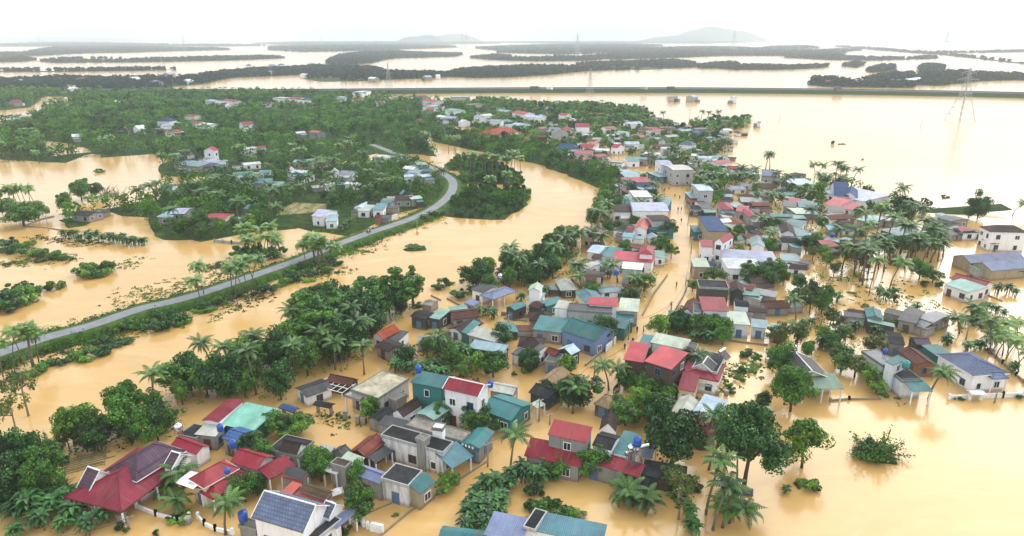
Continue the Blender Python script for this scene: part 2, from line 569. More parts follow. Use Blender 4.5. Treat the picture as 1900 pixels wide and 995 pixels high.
# ---------------------------------------------------------------- houses
ROOFC = {  # key: colour, kind, words
    'crim': ((.27, .010, .030), 'm', 'crimson'), 'red': ((.34, .020, .040), 'm', 'red'), 'pink': ((.42, .05, .062), 'm', 'pinkish red'),
    'salmon': ((.46, .10, .075), 'm', 'salmon'), 'orange': ((.46, .085, .035), 't', 'orange tiled'), 'maroon': ((.19, .010, .030), 'm', 'maroon'),
    'plum': ((.12, .072, .11), 't', 'plum tiled'), 'teal': ((.03, .17, .18), 'm', 'teal'), 'tblue': ((.10, .27, .33), 'm', 'blue-teal'),
    'mint': ((.21, .52, .42), 'm', 'mint green'), 'tpale': ((.20, .36, .32), 'm', 'pale teal'), 'steel': ((.22, .34, .38), 'm', 'grey-teal'),
    'slate': ((.19, .235, .37), 't', 'slate blue'), 'lilac': ((.37, .40, .56), 'm', 'lilac grey'), 'navy': ((.035, .085, .21), 't', 'navy blue'),
    'blue': ((.06, .14, .34), 't', 'blue'), 'white': ((.74, .77, .80), 'm', 'white'), 'sky': ((.42, .56, .68), 'm', 'pale blue'),
    'pale': ((.42, .43, .38), 'm', 'pale grey'), 'pgreen': ((.42, .50, .40), 'm', 'pale green'), 'grey': ((.22, .23, .245), 'm', 'grey'),
    'dark': ((.045, .05, .055), 'm', 'dark grey'), 'black': ((.03, .033, .036), 's', 'black'), 'brown': ((.055, .033, .028), 't', 'dark brown'),
    'rust': ((.12, .045, .032), 't', 'rusty brown'), 'brick': ((.20, .05, .035), 't', 'brick red'), 'thatch': ((.30, .22, .13), 'h', 'thatched'),
    'tan': ((.47, .43, .31), 's', 'tan concrete'), 'conc': ((.27, .25, .21), 's', 'bare concrete'), 'moss': ((.12, .085, .05), 't', 'mossy brown'),
    'fgrn': ((.16, .28, .20), 'm', 'faded green'), 'oslate': ((.16, .20, .34), 'm', 'slate blue'),
}
WALLC = {
    'w': ((.84, .85, .87), .2, 'white'), 'g': ((.42, .43, .43), .45, 'grey'), 'st': ((.74, .75, .75), .8, 'stained white'), 'sg': ((.22, .23, .22), .8, 'mouldy grey'),
    'c': ((.68, .60, .42), .25, 'cream'), 'k': ((.28, .28, .26), .5, 'concrete'), 'd': ((.06, .065, .06), .5, 'dark'), 't': ((.36, .31, .21), .4, 'tan'),
    'b': ((.18, .27, .48), .3, 'blue'), 'tw': ((.04, .17, .16), .3, 'dark teal'), 'lb': ((.62, .68, .75), .25, 'pale blue-grey'), 'br': ((.25, .12, .08), .4, 'brick'),
    'wd': ((.10, .07, .05), .4, 'timber'), 'o': ((.6, .6, .6), .3, 'open'),
}
def RM(k): return M_roof(k, *ROOFC[k][:2])
def WM(k): return M_wall(k, *WALLC[k][:2])

FOOT = []          # house footprints (4 world corners) that plants keep out of
THINGS = []        # (object, words, pixel position, kind) waiting for their label
LANDMARKS = []     # (short phrase, pixel position)

def block_frame(A, B, C, h):
    a, b, c = (at(*p, h) for p in (A, B, C))
    x = Vector((b.x - a.x, b.y - a.y, 0)); w = x.length; x.normalize()
    y = Vector((-x.y, x.x, 0))
    d = (c - b).dot(y)
    if d < 0:   # footprint on the other side of AB
        a, b = b, a; x = -x; y = -y; d = -d
    d = max(d, 1.6); w = max(w, 1.6)
    M = Matrix(((x.x, y.x, 0, a.x), (x.y, y.y, 0, a.y), (0, 0, 1, 0), (0, 0, 0, 1)))
    return M, w, d

def roof_polys(typ, w, d, h, r, ov):
    """Roof planes (points, uv) and wall-top outlines for each type; eave rectangle is the traced one."""
    x0, x1, y0, y1 = 0, w, 0, d
    P = []
    def pl(pts, ax):   # ax: eave axis 0/1
        e = [(p[ax], math.hypot(p[1 - ax], p[2])) for p in pts]
        P.append(([Vector(p) for p in pts], e))
    m = d / 2; n = w / 2
    if typ == 'gx':
        pl([(x0, y0, h), (x1, y0, h), (x1, m, h + r), (x0, m, h + r)], 0)
        pl([(x1, y1, h), (x0, y1, h), (x0, m, h + r), (x1, m, h + r)], 0)
    elif typ == 'gy':
        pl([(x0, y1, h), (x0, y0, h), (n, y0, h + r), (n, y1, h + r)], 1)
        pl([(x1, y0, h), (x1, y1, h), (n, y1, h + r), (n, y0, h + r)], 1)
    elif typ == 'hip':
        if w >= d:
            k = m * .92
            pl([(x0, y0, h), (x1, y0, h), (x1 - k, m, h + r), (k, m, h + r)], 0)
            pl([(x1, y1, h), (x0, y1, h), (k, m, h + r), (x1 - k, m, h + r)], 0)
            pl([(x0, y1, h), (x0, y0, h), (k, m, h + r)], 1)
            pl([(x1, y0, h), (x1, y1, h), (x1 - k, m, h + r)], 1)
        else:
            k = n * .92
            pl([(x0, y1, h), (x0, y0, h), (n, k, h + r), (n, d - k, h + r)], 1)
            pl([(x1, y0, h), (x1, y1, h), (n, d - k, h + r), (n, k, h + r)], 1)
            pl([(x0, y0, h), (x1, y0, h), (n, k, h + r)], 0)
            pl([(x1, y1, h), (x0, y1, h), (n, d - k, h + r)], 0)
    elif typ == 'sy':
        pl([(x0, y0, h), (x1, y0, h), (x1, y1, h + r), (x0, y1, h + r)], 0)
    elif typ == 'sx':
        pl([(x0, y1, h + r), (x0, y0, h + r), (x1, y0, h), (x1, y1, h)], 1)
    return P

def add_window(mbf, mbp, M, side, w, d, s, z, ww, wh, ins):
    """A window frame and its pane on a wall; side 0 front, 1 right, 2 left, s along the wall."""
    if side == 0: T = M @ Matrix.Translation((s, ins, z))
    elif side == 1: T = M @ Matrix.Translation((w - ins, s, z)) @ Matrix.Rotation(math.pi / 2, 4, 'Z')
    else: T = M @ Matrix.Translation((ins, d - s, z)) @ Matrix.Rotation(-math.pi / 2, 4, 'Z')
    t = .09
    mbf.box(-ww / 2 - t, ww / 2 + t, -.07, .05, -t, 0, T)
    mbf.box(-ww / 2 - t, ww / 2 + t, -.10, .05, wh, wh + t, T)
    mbf.box(-ww / 2 - t, -ww / 2, -.07, .05, 0, wh, T)
    mbf.box(ww / 2, ww / 2 + t, -.07, .05, 0, wh, T)
    if ww > .9: mbf.box(-.03, .03, -.06, .05, 0, wh, T)
    mbp.box(-ww / 2, ww / 2, -.03, .03, 0, wh, T)

def build_block(root, Mi, A, B, C, h, typ, r, rc, wc, flags, near, mid, rd):
    M, w, d = block_frame(A, B, C, h)
    M = Mi @ M
    ins = .12 if typ == 'flat' else (.3 if min(w, d) > 3 else .15)
    th = .12 if ROOFC[rc][1] == 't' else .07
    if ROOFC[rc][1] == 'h': th = .3
    zb = h - .9 if 'u' in flags else -1.0
    P = roof_polys(typ, w, d, h, r, 0)
    wx0, wx1, wy0, wy1 = ins, w - ins, ins, d - ins
    def ztop(x, y):
        if typ == 'gx': return h + r * (1 - abs(y - d / 2) / (d / 2)) - .05
        if typ == 'gy': return h + r * (1 - abs(x - w / 2) / (w / 2)) - .05
        if typ == 'sy': return h + r * y / d - .05
        if typ == 'sx': return h + r * (1 - x / w) - .05
        return h - .03
    if wc == 'o' or 'o' in flags:     # open canopy on posts
        pm = MB()
        ps = [(wx0, wy0), (wx1, wy0), (wx1, wy1), (wx0, wy1)]
        if w > 6: ps += [((wx0 + wx1) / 2, wy0)]
        if d > 6: ps += [(wx1, (wy0 + wy1) / 2)]
        for px, py in ps:
            q = MB(); q.box(px - .09, px + .09, py - .09, py + .09, zb, ztop(px, py) - .04, M)
            q.ob('post', WHITEP if rc != 'black' else CONC, root)
        if wc != 'o':
            q = MB(); q.box(wx0 + .3, wx1 - .3, wy1 - .25, wy1, zb, ztop(0, wy1) - .06, M); q.ob('back_wall', WM(wc), root)
    else:
        wm = MB()
        for c0, c1, mid_ in (((wx0, wy0), (wx1, wy0), (w / 2, wy0)), ((wx1, wy0), (wx1, wy1), (wx1, d / 2)),
                             ((wx1, wy1), (wx0, wy1), (w / 2, wy1)), ((wx0, wy1), (wx0, wy0), (wx0, d / 2))):
            pts = [(*c0, zb), (*c1, zb), (*c1, ztop(*c1)), (*mid_, ztop(*mid_)), (*c0, ztop(*c0))]
            wm.poly([M @ Vector(p) for p in pts])
        wm.ob('wall', WM(wc), root)
    rm = MB()
    if typ == 'flat':
        rm.slab([M @ Vector(p) for p in ((.125, .125, h - .1), (w - .125, .125, h - .1), (w - .125, d - .125, h - .1), (.125, d - .125, h - .1))], .15)
        ro = rm.ob('roof', RM(rc), root)
        pm = MB(); t = .13
        pm.box(0, w, 0, t, h - .5, h, M); pm.box(0, w, d - t, d, h - .5, h, M)
        pm.box(0, t, t, d - t, h - .5, h - .003, M); pm.box(w - t, w, t, d - t, h - .5, h - .003, M)
        pm.ob('parapet', WM('g' if 'p' in flags else ('k' if wc in ('d', 'k', 'o') else 'sg')), root)
        if 'b' in flags:   # balustrade along the front
            bm = MB()
            for i in range(int(w / .5)):
                bm.box(.2 + i * .5, .36 + i * .5, .02, .16, h, h + .6, M)
            bm.box(0, w, 0, .2, h + .6, h + .72, M)
            bm.ob('balustrade', WHITEP, root)
    else:
        for pts, uv in P:
            rm.slab([M @ p for p in pts], th, uv)
        ro = rm.ob('roof', RM(rc), root)
        if near and typ in ('gx', 'gy') and r > .5:
            cm = MB()
            e = [(0, d / 2, h + r + .02), (w, d / 2, h + r + .02)] if typ == 'gx' else [(w / 2, 0, h + r + .02), (w / 2, d, h + r + .02)]
            cm.tube([M @ Vector(p) for p in e], .11, 6)
            cm.ob('ridge_cap', RM(rc) if 'r' not in flags else WHITEP, ro)
            if 'r' in flags:    # white bargeboards
                for end in (0, 1):
                    q = MB()
                    if typ == 'gx':
                        X = w + .04 if end else -.04
                        q.tube([M @ Vector(p) for p in ((X, 0, h - .05), (X, d / 2, h + r - .05), (X, d, h - .05))], .085, 4)
                    else:
                        Y = -.04 if end else d + .04
                        q.tube([M @ Vector(p) for p in ((0, Y, h - .05), (w / 2, Y, h + r - .05), (w, Y, h - .05))], .085, 4)
                    q.ob('bargeboard', WHITEP, ro)
        if near and typ == 'hip' and r > .5:
            cm = MB()
            for pts, uv in P:
                if len(pts) == 3:
                    cm.tube([M @ pts[0], M @ pts[2]], .09, 5); cm.tube([M @ pts[1], M @ pts[2]], .09, 5)
                elif pts[0].y == 0 or pts[0].x == 0:
                    cm.tube([M @ pts[3], M @ pts[2]], .1, 5)
            cm.ob('ridge_cap', RM(rc), ro)
            gm = MB()
            for pts, uv in P:
                gm.tube([M @ (pts[0] - Vector((0, 0, .1))), M @ (pts[1] - Vector((0, 0, .1)))], .09, 4)
            gm.ob('gutter', WHITEP if 'r' in flags else RM(rc), ro)
    # openings
    if wc != 'o' and 'n' not in flags and 'o' not in flags and (near or mid):
        cl = Vector((0, 0, CAM_H))
        Mw = root.matrix_basis @ M
        storeys = 2 if h > 5.4 else 1
        cnt = 0
        for side, ln, nrm, mp in ((0, w, (0, -1, 0), (w / 2, 0, 0)), (1, d, (1, 0, 0), (w, d / 2, 0)), (2, d, (-1, 0, 0), (0, d / 2, 0))):
            nw = Mw.to_3x3() @ Vector(nrm); pw = Mw @ Vector(mp)
            if nw.dot((cl - pw).normalized()) < .12 or ln < 2.6: continue
            k = max(1, min(4, int(ln / 3.0)))
            if mid and not near: k = min(k, 2)
            for s in range(storeys):
                z = (.75 if storeys == 1 else .7) + s * 3.1
                if z + 1.3 > h - .2: z = max(.3, h - 1.7)
                for i in range(k):
                    cnt += 1
                    if cnt > 9: continue
                    pos = ln * (i + .5) / k
                    if near and s == 0 and i == 0 and side == 0:      # the door
                        if side == 0: T = M @ Matrix.Translation((pos, ins, -.6))
                        q = MB(); q.box(-.6, .6, -.05, .05, 0, 2.5, T); dr = q.ob('door', DOORM if rd.random() < .6 else BLUEF, root)
                        q = MB(); q.box(.42, .48, -.11, -.05, 1.35, 1.5, T); q.ob('handle', STEEL, dr)
                        continue
                    f, p = MB(), MB()
                    add_window(f, p, M, side, w, d, pos, z, rd.choice([.8, 1.0, 1.2]), 1.15, ins)
                    fo = f.ob('window', WHITEP if rd.random() < .5 else (BLUEF if rd.random() < .5 else DOORM), root)
                    p.ob('pane', GLASS, fo)
                    if 'a' in flags:
                        T = M @ (Matrix.Translation((pos, ins, z + 1.3)) if side == 0 else Matrix.Translation((w - ins, pos, z + 1.3)) @ Matrix.Rotation(math.pi / 2, 4, 'Z'))
                        q = MB(); q.slab([T @ Vector(t_) for t_ in ((-.9, -.7, -.05), (.9, -.7, -.05), (.9, -.03, .28), (-.9, -.03, .28))], .08); q.ob('awning', RM('salmon'), root)
    return M, w, d

def house_words(rc, wc, big):
    return '%s roofed %s %s' % (ROOFC[rc][2], WALLC[wc][2] if wc != 'o' else 'open sided', big)

def make_house(label, short, blocks):
    A, B, C, h, typ, r, rc, wc, fl = blocks[0]
    M0, w0, d0 = block_frame(A, B, C, h)
    c = M0 @ Vector((w0 / 2, d0 / 2, 0))
    ang = math.atan2(M0[1][0], M0[0][0])
    tall = h > 5.4
    kind = 'house'
    if wc == 'o' and len(blocks) == 1: kind = 'canopy'
    elif w0 * d0 < 16 and not tall: kind = 'shed'
    root = empty({'canopy': 'canopy', 'shed': 'shed'}.get(kind, 'house'), (c.x, c.y, 0), ang)
    bpy_m = Matrix.Translation((c.x, c.y, 0)) @ Matrix.Rotation(ang, 4, 'Z')
    root.matrix_basis = bpy_m
    Mi = bpy_m.inverted()
    u, v = pix((c.x, c.y, 1))
    near, mid = v > 520, v > 270
    rd = random.Random(int(u * 7 + v))
    if not label and wc != 'o' and v < 640:      # the lean-tos that crowd round every village house
        for k in range(rd.choice([1, 2, 2, 3])):
            sd_ = rd.choice([0, 1, 2, 3]); ww, dd = rd.uniform(2.5, 5.5), rd.uniform(2.2, 4.2)
            if sd_ == 0: x0, y0 = rd.uniform(0, max(.1, w0 - ww)), -dd + .3
            elif sd_ == 1: x0, y0 = w0 - .3, rd.uniform(0, max(.1, d0 - dd))
            elif sd_ == 2: x0, y0 = -ww + .3, rd.uniform(0, max(.1, d0 - dd))
            else: x0, y0 = rd.uniform(0, max(.1, w0 - ww)), d0 - .3
            hh = min(h * .75, rd.uniform(2.0, 2.7))
            Q = [M0 @ Vector((x0 + a_, y0 + b_, 0)) for a_, b_ in ((0, 0), (ww, 0), (ww, dd))]
            cq = (Q[0] + Q[2]) / 2
            if any(abs(cq.x - f[0][0]) < 30 and min(math.hypot(cq.x - g[0], cq.y - g[1]) for g in f) < 1.5 for f in FOOT): continue
            if min((cq - s_).length for s_ in STREET) < 7.5: continue
            PQ = [pix((z_.x, z_.y, hh)) for z_ in Q]
            blocks.append((PQ[0], PQ[1], PQ[2], hh, rd.choice(['sy', 'sy', 'gx', 'sx']), rd.uniform(.25, .6), rd.choice(['dark', 'grey', 'steel', 'teal', 'dark', 'tpale', 'rust', 'pale', 'tblue', 'brown']), rd.choice('kkdgw'), 'n'))
    for (A, B, C, h, typ, r, rc_, wc_, fl_) in blocks:
        M, w, d = build_block(root, Mi, A, B, C, h, typ, r, rc_, wc_, fl_, near, mid, rd)
        Mw = bpy_m @ M
        FOOT.append([tuple((Mw @ Vector(p)).xy) for p in ((0, 0, 0), (w, 0, 0), (w, d, 0), (0, d, 0))])
    size = 'two storey house' if tall else {'canopy': 'canopy', 'shed': 'shed'}.get(kind, 'house')
    root['category'] = kind
    if label:
        root['label'] = label
        LANDMARKS.append((short, (u, v)))
    else:
        THINGS.append((root, house_words(rc, wc, size), (u, v), 'house'))
    return root

def parse_houses(txt):
    cur = None
    for line in txt.strip().splitlines():
        line = line.strip()
        if not line: continue
        if line[0] == '@':
            if cur: make_house(*cur)
            lab, _, sh = line[1:].partition('|')
            cur = (lab.strip(), sh.strip(), [])
        else:
            for part in line.split(';'):
                t = part.split()
                n = [float(x) for x in t[:7]]
                fl = t[11] if len(t) > 11 else ''
                if 'T' not in fl: n[6] *= (.72 if 300 < n[3] < 640 else .8) if 3.3 < n[6] <= 5.2 and n[3] < 830 else .87 if n[6] > 5.2 else .92
                r_ = float(t[8]) * (.8 if t[7] in ('gx', 'gy', 'hip') and 'T' not in fl else 1)
                cur[2].append(((n[0], n[1]), (n[2], n[3]), (n[4], n[5]), n[6], t[7], r_, t[9], t[10], fl))
    if cur: make_house(*cur)

